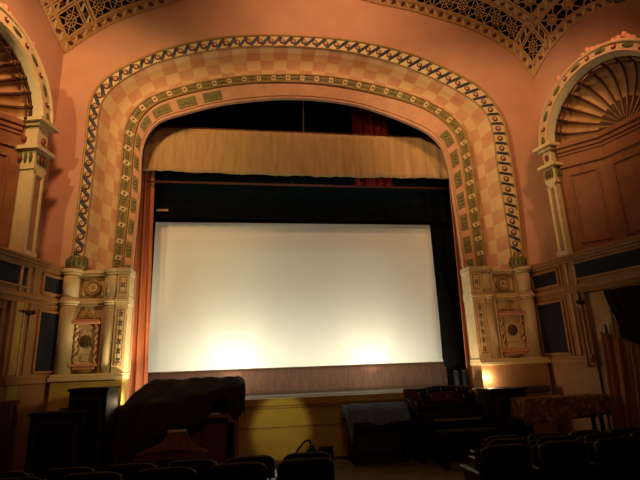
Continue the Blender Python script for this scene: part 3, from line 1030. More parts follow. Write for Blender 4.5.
    # pilasters
    for sgn in (1, -1):
        s0, s1 = (ri, ro) if sgn > 0 else (-ro, -ri)
        zc0, zc1 = 5.92, zs + .03
        m = MB()
        m.obox(P(s0, .6, zb), Sd.S * (s1 - s0), -Sd.D * .6, V((0, 0, zc0 - zb)), 0)
        for (a_, c_) in ((s0, s0 + .06), (s1 - .06, s1)):
            m.obox(P(a_, 0, zb + .1), Sd.S * (c_ - a_), -Sd.D * .03, V((0, 0, zc0 - zb - .1)), 0)
        m.obox(P(s0, 0, zc0 - .1), Sd.S * (s1 - s0), -Sd.D * .03, V((0, 0, .1)), 0)
        m.obox(P(s0 - .03, .6, zb), Sd.S * (s1 - s0 + .06), -Sd.D * .66, V((0, 0, .12)), 0)
        m.obox(P(s0 + .07, 0, zb + .14), Sd.S * (s1 - s0 - .14), -Sd.D * .006, V((0, 0, zc0 - zb - .26)), 1)
        pil = m.build('pilaster', [cream, dado], r)
        # capital
        m = MB()
        for z0, z1, o in ((zc0, zc0 + .42, .03), (zc0 + .42, zc0 + .5, .12), (zc0 + .5, zc1 - .12, .0), (zc1 - .12, zc1 - .05, .07), (zc1 - .05, zc1 + .03, .15)):
            m.obox(P(s0 - o, .6, z0), Sd.S * (s1 - s0 + 2 * o), -Sd.D * (.6 + o), V((0, 0, z1 - z0)), 0)
        fd = -Sd.S * sgn   # face towards the opening
        sf = s0 if sgn > 0 else s1
        for k in range(5):
            d_ = .06 + k * .11
            m.ball(P(sf - sgn * .04, d_, zc0 + .25), (.035, .045, .13), 1, 8, 5)
        m.ball(P(sf - sgn * .05, .28, zc0 + .22), (.05, .06, .07), 2, 8, 5)
        m.ball(P(sf - sgn * .0, .28, zc0 + .68), (.06, .09, .09), 2, 8, 5)
        for k in range(3):
            m.ball(P(s0 + (s1 - s0) * (k + .5) / 3, -.04, zc0 + .25), (.045, .04, .13), 1 if k != 1 else 2, 8, 5)
        m.ball(P((s0 + s1) / 2, -.01, zc0 + .68), (.07, .05, .09), 2, 8, 5)
        m.build('capital', [cream, green, red], pil)
    return r
niche(LS, 6.98, 1.3, 1.62, -1)
niche(RS, 6.87, 1.41, 1.65, 1)

# ================================================================== STAGE
# screen
sx0, sx1 = at(147, 373, 12.6).x, at(443.5, 362, 12.6).x
sz0, sz1 = 1.78, 5.72
m = MB()
m.grid([[V((sx0 + (sx1 - sx0) * i / 20, 12.6, z)) for i in range(21)] for z in (sz0, sz1)], 0, smooth=False)
scr = thing('cinema_screen', 'large blank white cinema screen lit from below at centre stage', 'screen', (1.5, 12.62, 1.2))
m.build('screen_surface', screenmat, scr, solid=.01)
m = MB()
m.box(sx0 - .06, sx0, 12.58, 12.66, sz0, sz1 + .06); m.box(sx1, sx1 + .06, 12.58, 12.66, sz0, sz1 + .06)
m.box(sx0 - .06, sx1 + .06, 12.58, 12.66, sz1, sz1 + .06)
for x in (sx0 + .4, 1.5, sx1 - .4):
    m.box(x - .04, x + .04, 12.66, 12.74, 1.2, sz1)
m.build('frame', blackwood, scr)

def flat_cloth(name, x0, x1, y, z0, z1, folds, amp, material, lab, cat, zt=None, zbw=0.0, nu=160, nv=6, solid=.01):
    m = MB(); rows = []
    for j in range(nv + 1):
        v = j / nv; row = []
        for i in range(nu + 1):
            u = i / nu; x = x0 + (x1 - x0) * u
            a = amp * math.sin(2 * PI * folds * u + 1.3 * math.sin(11 * u)) + amp * .5 * math.sin(2 * PI * folds * 1.7 * u + 2) 
            top = zt(u) if zt else z1
            bot = z0(u) if callable(z0) else z0
            row.append(V((x, y + a * (.5 + .5 * v), top + (bot - top) * v)))
        rows.append(row)
    m.grid(rows, 0, smooth=True)
    return tag(m.build(name, material, solid=solid), lab, cat)

flat_cloth('screen_skirt', -2.45, 5.5, 12.54, 1.2, 1.80, 30, .006, skirtmat, 'grey brown cloth skirt along the foot of the cinema screen', 'skirt')
flat_cloth('masking_curtain', -3.2, 6.6, 12.34, 5.74, 8.0, 26, .025, blackcloth, 'black masking curtain across the top of the cinema screen', 'curtain')
flat_cloth('side_masking', -3.3, sx0 - .02, 12.47, 1.2, 8.0, 3, .025, blackcloth, 'black masking drape at the left edge of the cinema screen', 'curtain')
flat_cloth('side_masking', sx1 + .02, 6.6, 12.47, 1.2, 8.0, 4, .025, blackcloth, 'black masking drape at the right edge of the cinema screen', 'curtain')
# valance, its top corners rounded
VX0, VX1 = at(142.5, 169, 11.62).x, at(451, 178, 11.62).x
def vtop(u):
    d = min(u, 1 - u) * (VX1 - VX0)
    R = .42
    z = 8.02
    return z if d > R else z - R + math.sqrt(max(0, R * R - (R - d) ** 2))
vb = lambda u: 6.80 - .007 * math.sin(2 * PI * 21 * u) - .012 * math.sin(2 * PI * 7.3 * u + 1) - .05 * math.sin(PI * u)
val = flat_cloth('stage_valance', VX0, VX1, 11.62, vb, 8.0, 23, .012, valcloth, 'tan pleated velvet valance hanging across the top of the stage opening', 'valance', zt=vtop, nu=320, nv=10)
m = MB(); m.tube([V((-2.6, 11.66, 8.05)), V((5.9, 11.66, 8.05))], .035, 8)
tag(m.build('curtain_batten', redwood), 'dark pipe batten along the top of the tan valance', 'batten')
m = MB(); m.tube([V((-2.5, 11.72, 6.53)), V((5.6, 11.72, 6.53))], .03, 8)
tag(m.build('curtain_batten', redwood), 'dark pipe batten showing just below the tan valance', 'batten')
m = MB(); m.box(-2.33, -2.03, 12.24, 12.27, 5.92, 5.97)
tag(m.build('masking_clip', dado), 'short tan clip on the black masking at upper left of the screen', 'clip')
xA, xB = at(352, 120, 11.8).x, at(388, 120, 11.8).x
flat_cloth('red_curtain', xA, xB, 11.8, 6.6, 10.2, 3.5, .05, redcloth, 'deep red drape in the dark fly space above the tan valance', 'curtain')
xr = at(303, 115, 12.2).x
m = MB(); m.tube([V((xr, 12.2, 8.2)), V((xr + .02, 12.2, 9.4)), V((xr, 12.2, 10.8))], .018, 6)
tag(m.build('fly_rope', dado), 'thin rope hanging in the dark fly space above the tan valance', 'rope')
# rust side curtains in the jambs
def jamb_curtain(xt0, xt1, xb0, xb1, lab):
    drape('jamb_curtain', (xt0, 11.82, 0), (xt1, 11.86, 0), (xb0, 11.82, 0), (xb1, 11.86, 0), 8.3, 1.2, 3.5, .04, V((0, -1, 0)), rustcloth, lab, nu=60, nv=14)
YJ = 11.8
xa = at(133, 378, YJ).x; xb = at(148, 378, YJ).x
xc = at(139, 190, YJ).x; xd = at(152, 190, YJ).x
jamb_curtain(xc - .25, xd, xa - .35, xb, 'narrow rust red curtain in the left jamb of the stage opening')
xa = at(466, 370, YJ).x; xb = at(475, 365, YJ).x
xc = at(454.5, 220, YJ).x; xd = at(460, 220, YJ).x
jamb_curtain(xc, xd + .3, xa, xb + .3, 'narrow rust red curtain in the right jamb of the stage opening')
# black bundle and canisters at right of stage
m = MB()
cx = at(453, 365, 12.1).x
m.lathe([(.12, 1.62), (.22, 1.72), (.25, 1.9), (.24, 2.6), (.2, 3.4), (.08, 4.2)], (cx, 12.1, 0), 20)
bundle = tag(m.build('drape_bag', blackcloth), 'black bundled drape hanging above two canisters at the right edge of the stage', 'bundle')
for k, px_ in enumerate((457, 465)):
    x = at(px_, 378, 11.75).x
    r = thing('stage_canister', ('glossy black canister under the bundled drape, the one nearer the screen' if k == 0 else 'glossy black canister under the bundled drape, the one nearer the right pedestal'), 'canister', (x, 11.75, 1.2), 'canisters on the stage')
    m = MB(); m.lathe([(.075, 1.2), (.08, 1.22), (.08, 1.54), (.06, 1.56)], (x, 11.75, 0), 18); m.build('body', blackwood, r)
    m = MB(); m.lathe([(.065, 1.56), (.07, 1.58), (.05, 1.6)], (x, 11.75, 0), 18); m.build('cap', metal, r)

# small footlights
def footlight(x, y, z, lab, aim):
    r = thing('footlight', lab, 'stage light', (x, y, z), 'stage footlights')
    m = MB(); m.box(x - .07, x + .07, y - .05, y + .05, z, z + .03); m.build('base', metal, r)
    m = MB(); m.lathe([(.05, 0), (.065, .04), (.07, .1)], (x, y, z + .03), 14); m.build('housing', blackwood, r)

# ================================================================== ORCHESTRA FLOOR THINGS
# -- left organ console
org = thing('organ_console', 'wooden organ console under a charcoal dust cloth at left below the stage', 'organ', (-1.1, 9.6, 0))
OX0, OX1, OY0, OY1 = -2.12, -.1, 9.2, 10.1
m = MB()
for x0 in (OX1 - .1,):
    prof = [(OY0, 0), (OY1, 0), (OY1, 1.6), (OY0 + .45, 1.6), (OY0 + .0, 1.5)]
m.prism(prof, (OX1 - .08, 0, 0), (0, 1, 0), (0, 0, 1), (.08, 0, 0))
m.box(OX1 - .20, OX1 - .08, OY0, OY0 + .05, 0, 1.46); m.box(OX1 - .20, OX1 - .08, OY0 + .0, OY0 + .12, 0, .9)
m.build('side_panel', wood, org, bevel=.012)
m = MB(); m.prism([(OY0, 0), (OY1, 0), (OY1, 1.5), (OY1 - .1, 1.5), (OY0, 1.08)], (OX0 + .22, 0, 0), (0, 1, 0), (0, 0, 1), (.08, 0, 0)); m.build('side_panel', wood, org, bevel=.012)
m = MB(); m.box(OX0 + .3, OX1 - .08, OY1 - .06, OY1, .1, 1.52); m.build('back_panel', wood, org)
m = MB(); m.box(OX0 + .08, OX1 - .2, OY0 + .35, OY0 + .42, 0, .98); m.build('knee_panel', redwood, org)
m = MB(); m.box(OX0 + .08, OX1 - .2, OY0 + .02, OY0 + .7, .98, 1.03); m.build('key_shelf', wood, org, bevel=.01)
m = MB(); m.box(OX0 + .25, OX1 - .35, OY0 + .1, OY0 + .3, 1.03, 1.06, 0)
for k in range(44):
    x = OX0 + .27 + k * .032
    if k % 7 not in (2, 6): m.box(x + .02, x + .036, OY0 + .18, OY0 + .3, 1.06, 1.075, 1)
m.build('keyboard', [ivory, blackwood], org)
m = MB(); m.prism([(OY0 + .35, 1.2), (OY1, 1.5), (OY1, 1.54), (OY0 + .35, 1.24)], (OX0 + .3, 0, 0), (0, 1, 0), (0, 0, 1), (OX1 - OX0 - .38, 0, 0)); m.build('lid', wood, org)
# dust cloth draped over it
def interp(x, tab):
    if x <= tab[0][0]: return tab[0][1]
    for (a, p), (c, q) in zip(tab[:-1], tab[1:]):
        if x <= c: return p + (q - p) * (x - a) / (c - a)
    return tab[-1][1]
m = MB(); rows = []
NU, NV = 90, 40
for i in range(NU + 1):
    u = i / NU; x = OX0 - .08 + (OX1 - OX0 + .17) * u
    zf = interp(x, [(-2.2, 1.20), (-1.9, 1.24), (-.9, 1.36), (-.3, 1.52), (0, 1.52)])      # height of the front edge
    zt = interp(x, [(-2.2, 1.60), (-1.95, 1.67), (-.2, 1.67), (-.1, 1.655), (0, 1.58)])
    hem = interp(x, [(-2.2, .42), (-1.75, .46), (-1.55, .72), (-1.1, .80), (-.72, .93), (-.52, 1.25), (-.42, 1.38), (-.33, 1.35), (-.24, 1.0), (-.12, .98), (0, 1.1)])
    hem = min(hem, zf - .04)
    yb = 10.12; yf = 9.12; yt = interp(x, [(-2.2, 10.0), (-1.2, 9.95), (-.5, 9.7), (-.2, 9.5), (0, 9.5)])
    path = [V((x, yb, 1.2)), V((x, yb, zt - .03)), V((x, yb - .05, zt)), V((x, yt, zt)), V((x, yf + .03, zf)), V((x, yf, zf - .04)), V((x, yf, hem))]
    row = resample(path, NV + 1)
    out = []
    for j, p in enumerate(row):
        v = j / NV
        f_ = .035 * math.sin(x * 11 + 2.5 * v) + .02 * math.sin(x * 23 + 1.5 + 4 * v)
        hang = max(0, min(1, (zf - p.z) / .3)) if p.y < 9.2 else 0
        p = p + V((.30 * max(0, p.y - 9.12) * max(0, 1 - 1.6 * u), 0, 0))
        dz = .012 * math.sin(x * 7 + p.y * 9) + .01 * math.sin(x * 13 - p.y * 6)
        out.append(p + V((0, -abs(f_) * hang - .01 * hang, dz * (1 - hang))))
    rows.append(out)
m.grid(rows, 0, smooth=True)
# hanging left end
rows2 = []
for j in range(13):
    t = j / 12
    rows2.append([p + V((-.03 * t * math.sin(k * .9) - .02 * t, 0, -t * (p.z - .5) )) for k, p in enumerate(rows[0])])
m.grid(rows2, 0, smooth=True)
rows2 = []
for j in range(7):
    t = j / 6
    rows2.append([p + V((.01 + .012 * t * math.sin(k * .8), 0, -t * min(.18, max(0, p.z - .9)))) for k, p in enumerate(rows[-1])])
m.grid(rows2, 0, smooth=True)
tag(m.build('dust_cloth', dustcloth, solid=.008), 'charcoal dust cloth draped over the left organ console', 'cloth')

# bench with flared back in front
bench = thing('organ_bench', 'brown wooden bench with flared curved back in front of the draped organ console', 'bench', (-1.1, 8.45, 0))
B0 = at(178, 431, 8.55)
def bp(px_, py_): 
    p = at(px_, py_, 8.55); return (p.x, p.z)
topL, topR = bp(168, 431.5), bp(187, 431)
fl = [bp(208.5, 450.5), bp(200, 447), bp(193, 442), bp(189, 437)]
fr_ = [bp(166, 437), bp(162, 442), bp(153, 447), bp(143, 451), bp(134, 455)]
und = [bp(140, 456), bp(150, 452.5), bp(165, 450.5), bp(180, 450), bp(195, 451), bp(204, 453)]
poly = und + fl + [topR, topL] + fr_
m = MB(); m.prism(poly, (0, 8.52, 0), (1, 0, 0), (0, 0, 1), (0, .05, 0)); m.build('backrest', wood, bench, bevel=.008)
m = MB(); m.box(topL[0], topR[0], 8.5, 8.58, topL[1] - .012, topL[1] + .014); m.build('cap', ivory, bench)['label'] = 'pale cap strip'
m = MB()
ix0, iz = bp(172, 436); ix1, _ = bp(184, 436); iz1 = bp(172, 441)[1]
for (xa_, xb_, za_, zb_) in ((ix0, ix1, iz, iz + .008), (ix0, ix1, iz1, iz1 + .008), (ix0, ix0 + .008, iz1, iz), (ix1 - .008, ix1, iz1, iz)):
    m.box(xa_, xb_, 8.512, 8.522, za_, zb_)
m.build('inlay', redwood, bench)
bx0, bx1 = fr_[-1][0], fl[0][0]
sz = und[0][1] - .02
m = MB(); m.box(bx0, bx1, 8.46, 8.86, sz - .06, sz); m.build('seat', redwood, bench, bevel=.01)
for x in (bx0 + .04, bx1 - .1):
    for y in (8.48, 8.78):
        m = MB(); m.box(x, x + .06, y, y + .06, 0, sz - .06); m.build('leg', redwood, bench)

# -- dark cabinets at far left
def cabinet(x0, x1, y0, y1, h, lab, nm='speaker_cabinet'):
    r = thing(nm, lab, 'cabinet', ((x0 + x1) / 2, (y0 + y1) / 2, 0), 'dark cabinets below the stage')
    m = MB(); m.box(x0, x1, y0, y1, .06, h - .05); m.build('body', blackwood, r, bevel=.01)
    m = MB(); m.box(x0 - .03, x1 + .03, y0 - .03, y1, h - .05, h); m.build('top', blackwood, r, bevel=.01)
    m = MB(); m.box(x0 + .02, x1 - .02, y0 + .02, y1, 0, .06); m.build('plinth', blackwood, r)
    m = MB()
    for (a, c, e, g) in ((x0 + .06, x1 - .06, .14, .2), (x0 + .06, x1 - .06, h - .2, h - .14), (x0 + .06, x0 + .12, .2, h - .2), (x1 - .12, x1 - .06, .2, h - .2)):
        m.box(a, c, y0 - .02, y0, e, g)
    m.build('front_frame', seatframe, r)
    return r
cabinet(-3.13, -2.48, 9.5, 10.3, 1.58, 'tall black cabinet against the left proscenium plinth')
cabinet(-3.54, -2.72, 9.0, 9.44, 1.22, 'wide black cabinet standing before the tall one at far left')
cabinet(4.93, 5.68, 9.37, 9.95, 1.24, 'upright black cabinet between the organ with stop tabs and the cloth-covered table')

# -- draped keyboard, centre
kb = thing('draped_keyboard', 'dark spinet keyboard under a blue grey cloth below the stage centre', 'keyboard', (2.6, 9.6, 0))
KX0, KX1 = 2.02, 3.10
m = MB(); m.box(KX0 + .05, KX1 - .05, 9.55, 9.95, .08, 1.0); m.build('case', blackwood, kb, bevel=.01)
for x in (KX0 + .02, KX1 - .08):
    m = MB(); m.prism([(9.3, .0), (9.95, 0), (9.95, 1.0), (9.6, 1.0), (9.5, .78), (9.3, .74)], (x, 0, 0), (0, 1, 0), (0, 0, 1), (.06, 0, 0)); m.build('side_panel', blackwood, kb, bevel=.01)
m = MB(); m.box(KX0 + .08, KX1 - .08, 9.28, 9.56, .62, .68); m.build('key_bed', blackwood, kb)
m = MB(); m.box(KX0 + .1, KX1 - .1, 9.32, 9.55, .68, .70); m.build('key_cover', seatframe, kb)
m = MB(); m.box(KX0 + .1, KX1 - .1, 9.52, 9.55, .2, .55); m.build('kick_board', seatframe, kb)
for k in range(13):
    m = MB(); x = KX0 + .2 + k * .065; m.box(x, x + .035, 9.2, 9.52, .06, .09); m.build('pedal', seatframe, kb)
m = MB(); rows = []
for i in range(61):
    u = i / 60; x = KX0 - .05 + (KX1 - KX0 + .12) * u
    hem = .72 + .03 * math.sin(u * 9) - (.3 if u < .04 else .0)
    sag = .06 * math.sin(PI * u)
    path = [V((x, 9.98, .7)), V((x, 9.98, 1.03)), V((x, 9.6, 1.06)), V((x, 9.42, .98 - .3 * sag)), V((x, 9.28, hem))]
    row = resample(path, 25)
    out = []
    for j, p in enumerate(row):
        v = j / 24
        c = .02 * math.sin(14 * v + 5 * math.sin(PI * u) ) * math.sin(PI * u) if v > .45 else 0
        out.append(p + V((0, -abs(c) - .012 * math.sin(40 * u + 6 * v) * (1 if v > .5 else .2), .006 * math.sin(17 * u + 9 * v))))
    rows.append(out)
m.grid(rows, 0, smooth=True)
for row, sx in ((rows[0], -1), (rows[-1], 1)):
    m.grid([[p + V((sx * .012 * t * (1 + math.sin(k)), 0, -t * min(.26, p.z - .6) if p.z > .6 else 0)) for k, p in enumerate(row)] for t in (0, .25, .5, .75, 1)], 0, smooth=True)
tag(m.build('dust_cloth', bluecloth, solid=.006), 'blue grey cloth over the small keyboard below the stage centre', 'cloth')

# -- theatre organ with horseshoe stop rail
og = thing('theatre_organ', 'dark theatre organ console with curved row of ivory stop tabs, right of stage centre', 'organ', (3.95, 9.3, 0))
GX0, GX1 = 3.23, 4.72
gc = (GX0 + GX1) / 2
m = MB(); m.box(GX0, GX1, 9.75, 9.85, 0, 1.30); m.build('back_panel', redwood, og, bevel=.012)
for x in (GX0, GX1 - .09):
    m = MB(); m.prism([(9.05, 0), (9.8, 0), (9.8, 1.15), (9.5, 1.1), (9.1, .86), (9.05, .8)], (x, 0, 0), (0, 1, 0), (0, 0, 1), (.09, 0, 0)); m.build('side_panel', blackwood, og, bevel=.015)
m = MB(); m.box(GX0 + .09, GX1 - .09, 9.45, 9.75, .1, .75); m.build('knee_panel', blackwood, og)
m = MB(); m.box(GX0 + .09, GX1 - .09, 9.0, 9.6, .72, .77); m.build('key_desk', blackwood, og, bevel=.01)
m = MB(); m.box(GX0 + .3, GX1 - .25, 8.985, 9.0, .735, .76); m.build('key_slip', dado, og)
for k in range(3):
    m = MB(); y = 9.18 + k * .13; z = .80 + k * .085
    m.box(GX0 + .22, GX1 - .22, y, y + .2, z - .03, z, 1)
    for i in range(50):
        x = GX0 + .24 + i * .0208
        m.box(x, x + .0195, y - .005, y + .13, z, z + .012, 0)
        if i % 7 not in (2, 6): m.box(x + .014, x + .025, y + .05, y + .13, z + .012, z + .024, 1)
    m.build('manual', [seatframe, blackwood], og)
# horseshoe bolster
def hs(t, r, z, yc=9.55):
    a = PI * t
    return V((gc - r * math.cos(a), 9.42 + .22 * math.sin(a), z + .0))
for lev in range(2):
    m = MB()
    hh = lev * .11
    path = [V((gc - (.66 - .05 * lev) * math.cos(PI * t), 9.38 + .28 * math.sin(PI * t), 1.0 + hh + .17 * math.sin(PI * t) ** .6)) for t in [i / 30 for i in range(31)]]
    rows = [[p + V((0, 0, .05)) for p in path], [p + V((0, -.05, -.05)) for p in path], [p + V((0, .08, -.05)) for p in path], [p + V((0, 0, .05)) for p in path]]
    m.grid(rows, 0, smooth=True)
    ob = m.build('stop_rail', blackwood, og)
    if lev == 1:
        pass
    for i in range(17):
        t = .04 + .92 * i / 16
        p = V((gc - (.66 - .05 * lev) * math.cos(PI * t), 9.38 + .28 * math.sin(PI * t), 1.0 + hh + .17 * math.sin(PI * t) ** .6))
        mm_ = MB(); mm_.obox(p + V((-.018, -.055, -.03)), V((.036, 0, 0)), V((0, -.02, -.015)), V((0, .025, .055)))
        mm_.build('stop_tab', tabpale if (i * 5 + lev * 2) % 3 == 0 else seatframe, ob)
m = MB(); m.box(gc - .35, gc + .35, 9.6, 9.62, 1.05, 1.22); m.build('music_rack', redwood, og)
m = MB()
for k in range(16): m.box(GX0 + .3 + k * .06, GX0 + .335 + k * .06, 8.95, 9.45, .05, .08)
m.build('pedal_board', seatframe, og)
ob_ = thing('organ_stool', 'black wooden bench before the organ with ivory stop tabs', 'bench', (gc, 8.55, 0))
m = MB(); m.box(gc - .55, gc + .55, 8.4, 8.75, .56, .62); m.build('seat', blackwood, ob_, bevel=.012)
for x in (gc - .52, gc + .46):
    m = MB(); m.box(x, x + .06, 8.42, 8.73, 0, .56); m.build('leg', blackwood, ob_)

# -- table with patterned cloth
tbl = thing('side_table', 'long table under a patterned tan cloth along the right wall', 'table', (6.3, 9.1, 0))
TX0, TX1 = 5.72, 7.05
TX0 = 5.34
m = MB(); m.box(TX0, TX1, 8.85, 9.25, 1.0, 1.04); m.build('tabletop', redwood, tbl, bevel=.01)
for x in (TX0 + .06, TX1 - .12):
    for y in (8.9, 9.14):
        m = MB(); m.box(x, x + .06, y, y + .06, 0, 1.0); m.build('leg', blackwood, tbl)
m = MB(); rows = []
for i in range(71):
    u = i / 70; x = TX0 - .06 + (TX1 - TX0 + .12) * u
    hem = .60 + .20 * u * u + .02 * math.sin(u * 12)
    path = [V((x, 9.29, .6)), V((x, 9.29, 1.05)), V((x, 9.26, 1.065)), V((x, 8.82, 1.065)), V((x, 8.79, 1.04)), V((x, 8.78, hem))]
    row = resample(path, 24)
    rows.append([p + V((0, -.02 * abs(math.sin(u * 26)) * max(0, (1.04 - p.z)) * (2.0 if p.y < 9 else 0), .004 * math.sin(u * 30 + j))) for j, p in enumerate(row)])
m.grid(rows, 0, smooth=True)
for row, sx in ((rows[0], -1), (rows[-1], 1)):
    m.grid([[p + V((sx * .05 * t, 0, -t * min(.4, p.z - .62) if p.z > .62 else 0)) for p in row] for t in (0, .2, .4, .6, .8, 1)], 0, smooth=True)
tag(m.build('tablecloth', tapestry, solid=.006), 'patterned tan and brown cloth covering the long table at right', 'tablecloth')

# -- cable and boxes at stage foot
m = MB()
cp = [at(296, 453, 9.9), at(301, 446, 9.95), at(305, 441.5, 10.0), at(309, 440.5, 10.0), at(310.6, 442.5, 10.0), at(311, 444, 10.0)]
cp[0].z = max(.03, cp[0].z); 
m.tube(spline(cp, 24), .022, 8)
m.tube([cp[0], V((cp[0].x - .1, 9.7, .02)), V((cp[0].x - .4, 9.3, .02)), V((cp[0].x - .5, 8.8, .02))], .022, 8)
tag(m.build('stage_cable', blackwood), 'thick black cable arching up at the foot of the stage front', 'cable')
r = thing('floor_box', 'small black electrical box at the end of the arched cable', 'electrical box', (at(312, 450, 10).x, 10, 0))
p = at(313, 452, 10.0)
m = MB(); m.box(p.x - .12, p.x + .08, 9.94, 10.1, 0, .22); m.build('body', blackwood, r, bevel=.01)
m = MB(); m.lathe([(.05, .22), (.05, .29), (.035, .31)], (p.x - .02, 10.02, 0), 12); m.build('knob', metal, r)
r = thing('floor_wedge', 'low black floor box right of the arched cable at the stage foot', 'electrical box', (p.x + .3, 10.1, 0))
m = MB(); m.prism([(9.98, 0), (10.2, 0), (10.2, .24), (10.1, .24)], (p.x + .14, 0, 0), (0, 1, 0), (0, 0, 1), (.28, 0, 0)); m.build('body', blackwood, r, bevel=.01)
m = MB(); m.box(p.x + .2, p.x + .36, 10.2, 10.22, .05, .18); m.build('grille', seatframe, r)
m = MB(); m.tube(spline([V((p.x + .5, 10.12, .03)), V((p.x + .8, 10.05, .03)), V((p.x + 1.2, 10.15, .03)), V((p.x + 1.9, 10.1, .03))], 30), .018, 6)
tag(m.build('floor_cable', blackwood), 'thin black cable lying along the foot of the stage front', 'cable')

# ================================================================== SEATS
def make_seat(label, loc):
    r = thing('theatre_chair', label, 'theatre seat', (0, 0, 0), 'rows of dark theatre seats')
    W = .52
    m = MB()
    pts = []
    for i in range(13):
        a = i / 12; x = -W / 2 + .03 + (W - .06) * a
        e = abs(a - .5) * 2
        pts.append((x, .83 - .03 * e ** 6))
    poly = [(-W / 2 + .03, .36)] + [(x, z) for x, z in pts] + [(W / 2 - .03, .36)]
    m.prism(poly, (0, -.06, 0), (1, 0, 0), (0, 0, 1), (0, .09, 0)); m.build('backrest', seatcloth, r, bevel=.03)
    m = MB()
    edge = [V((-W / 2 + .025, -.05, .34))] + [V((x, -.05, z + .008)) for x, z in pts] + [V((W / 2 - .025, -.05, .34))]
    m.tube(edge, .016, 6); m.build('back_rim', seatframe, r)
    m = MB(); m.box(-W / 2 + .04, W / 2 - .04, .05, .16, .38, .80); m.build('seat_cushion', seatcloth, r, bevel=.03)
    for s in (-1, 1):
        m = MB(); x = s * W / 2
        m.box(x - .025, x + .025, -.06, .36, .60, .635); m.build('armrest', seatframe, r, bevel=.012)
        m = MB(); m.prism([(-.05, .01), (.22, .01), (.18, .3), (.3, .6), (-.04, .6)], (x - .015, 0, 0), (0, 1, 0), (0, 0, 1), (.03, 0, 0)); m.build('leg', seatframe, r)
    r.location = loc
    return r
first = None
ORD = ['first', 'second', 'third', 'fourth', 'fifth', 'sixth', 'seventh', 'eighth']
rowname = {0: 'front', 1: 'second', 2: 'nearest'}
layout = []
for ri_, y in enumerate((6.2, 5.3, 4.4)):
    z = floor_z(y)
    # left block: from the aisle outwards
    xs = {1: [.64, .06, -.52, -1.10, -1.68, -2.26], 2: [.52, -.06, -.64, -1.22, -1.80]}.get(ri_, [])
    for k, x in enumerate(xs):
        layout.append((x, y, z, 'dark theatre seat in the %s left row, %s from the centre aisle' % ('farther' if ri_ == 1 else 'nearest', ORD[k])))
    xs = {0: [3.32, 3.92, 4.52, 5.12], 1: [2.88, 3.48, 4.08, 4.68], 2: [2.36, 2.94, 3.52, 4.1]}[ri_]
    for k, x in enumerate(xs):
        layout.append((x, y, z, 'dark theatre seat in the %s right row, %s from the centre aisle' % (rowname[ri_] if ri_ != 0 else 'farthest', ORD[k])))
for i, (x, y, z, lab) in enumerate(layout):
    if i == 0:
        first = make_seat(lab, (x, y, z))
    else:
        copy_thing(first, (x, y, z), lab)

# ================================================================== LIGHTS
def spot(name, loc, aim, energy, col, ang, blend=.5, size=.1):
    d = bpy.data.lights.new(name, 'SPOT'); d.energy = energy; d.color = col
    d.spot_size = math.radians(ang); d.spot_blend = blend; d.shadow_soft_size = size
    o = bpy.data.objects.new(name, d); COL.objects.link(o); o.location = loc
    o.rotation_euler = (V(aim) - V(loc)).to_track_quat('-Z', 'Y').to_euler()
    return o
def point(name, loc, energy, col, size=.05):
    d = bpy.data.lights.new(name, 'POINT'); d.energy = energy; d.color = col; d.shadow_soft_size = size
    o = bpy.data.objects.new(name, d); COL.objects.link(o); o.location = loc
    return o
def area(name, loc, aim, energy, col, sx, sy):
    d = bpy.data.lights.new(name, 'AREA'); d.energy = energy; d.color = col; d.shape = 'RECTANGLE'; d.size = sx; d.size_y = sy
    o = bpy.data.objects.new(name, d); COL.objects.link(o); o.location = loc
    o.rotation_euler = (V(aim) - V(loc)).to_track_quat('-Z', 'Y').to_euler()
    return o

# house lamps close under the ceiling, in front of the arch
WARM = (1.0, .46, .19)
spot('ceiling_lamp_left', (-3.0, 5.6, 9.6), (-4.2, 11, 7.2), 850, WARM, 84, .8, .3)
spot('ceiling_lamp_centre', (2.2, 6.4, 12.0), (2.6, 11, 10.2), 850, (1.0, .52, .22), 116, 1.0, .3)
spot('ceiling_lamp_right', (6.2, 5.6, 9.6), (7.4, 11, 7.2), 440, WARM, 84, .8, .3)
# house lamp high at left rear; cross spot added to brighten the right cove
spot('house_lamp_left', (-5.0, 2.2, 9.2), (-3.4, 11, 7.6), 800, (1.0, .82, .32), 52, .8, .1)
spot('cove_fill_cross', (-3.4, 3.0, 10.6), (6.9, 11, 7.6), 2500, (1.0, .66, .28), 32, .8, .15)
# unseen fill added behind the camera to lift niches and dado
spot('rear_fill', (1.0, -4.0, 6.5), (1.6, 10, 6.6), 380, (1.0, .45, .18), 75, .5, .8)
# unseen strip added behind the valance to tint the upper screen greenish
area('border_fill', (1.5, 11.95, 6.95), (1.5, 12.6, 3.4), 21, (.34, 1.0, .72), 7.4, .15)
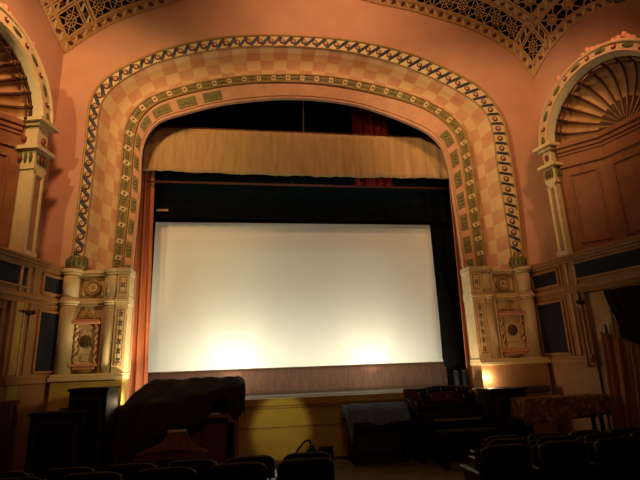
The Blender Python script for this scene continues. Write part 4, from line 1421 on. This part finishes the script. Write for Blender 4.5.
# screen footlights; the strip and wide spots are added to smooth the glow
area('screen_fill_strip', (1.5, 11.2, 1.26), (1.5, 12.6, 3.0), 98, (1.0, .96, .72), 7.4, .06)
for x, e in ((-.32, 56), (3.3, 34)):
    spot('screen_footlight', (x, 11.95, 1.36), (x, 12.6, 2.25), e, (1.0, .84, .58), 68, .6, .05)
    spot('screen_fill_wide', (x, 11.4, 1.3), (x, 12.6, 2.4), e * 1.5, (1.0, .86, .62), 120, .9, .05)
# unseen spots added in the pit to brighten pedestals and stage front
spot('pedestal_fill_left', (-1.0, 9.0, 2.3), (-3.2, 10.9, 2.7), 95, (1.0, .74, .34), 75, .8, .1)
spot('pedestal_fill_right', (4.7, 9.2, 1.9), (6.1, 10.9, 2.8), 42, (1.0, .50, .20), 90, .8, .1)
spot('stage_front_fill', (.75, 8.6, 1.6), (.75, 10.4, .68), 46, (1.0, .78, .30), 36, .4, .1)
# pier uplights; jamb spots are added to brighten piers and jamb curtains
point('pier_lamp_left', (-2.32, 10.72, 1.26), 7, (1.0, .72, .42), .03)
spot('jamb_fill_left', (-1.7, 10.3, 1.3), (-2.6, 11.1, 2.6), 190, (1.0, .74, .40), 64, .7, .05)
point('pier_lamp_right', (5.52, 10.50, 1.42), 16, (1.0, .72, .42), .03)
spot('jamb_fill_right', (5.0, 10.5, 1.3), (5.6, 11.0, 2.8), 36, (1.0, .68, .34), 70, .7, .05)

w = bpy.data.worlds.new('hall_gloom'); SC.world = w; w.use_nodes = True
w.node_tree.nodes['Background'].inputs['Color'].default_value = (1.0, .55, .32, 1)
w.node_tree.nodes['Background'].inputs['Strength'].default_value = .012

# ================================================================== CAMERA
cd = bpy.data.cameras.new('camera'); cam = bpy.data.objects.new('camera', cd); COL.objects.link(cam)
cd.sensor_width = 36; cd.sensor_fit = 'HORIZONTAL'; cd.lens = F / 640 * 36
R = Matrix(((vx.x, -vx.y, -vx.z), (vy.x, -vy.y, -vy.z), (vz.x, -vz.y, -vz.z)))
cam.matrix_world = Matrix.Translation(CAM) @ R.to_4x4()
cd.clip_end = 200
SC.camera = cam
SC.view_settings.view_transform = 'Standard'
SC.view_settings.look = 'None'
SC.view_settings.exposure = 0
SC.view_settings.gamma = 1
SC.view_settings.use_curve_mapping = False
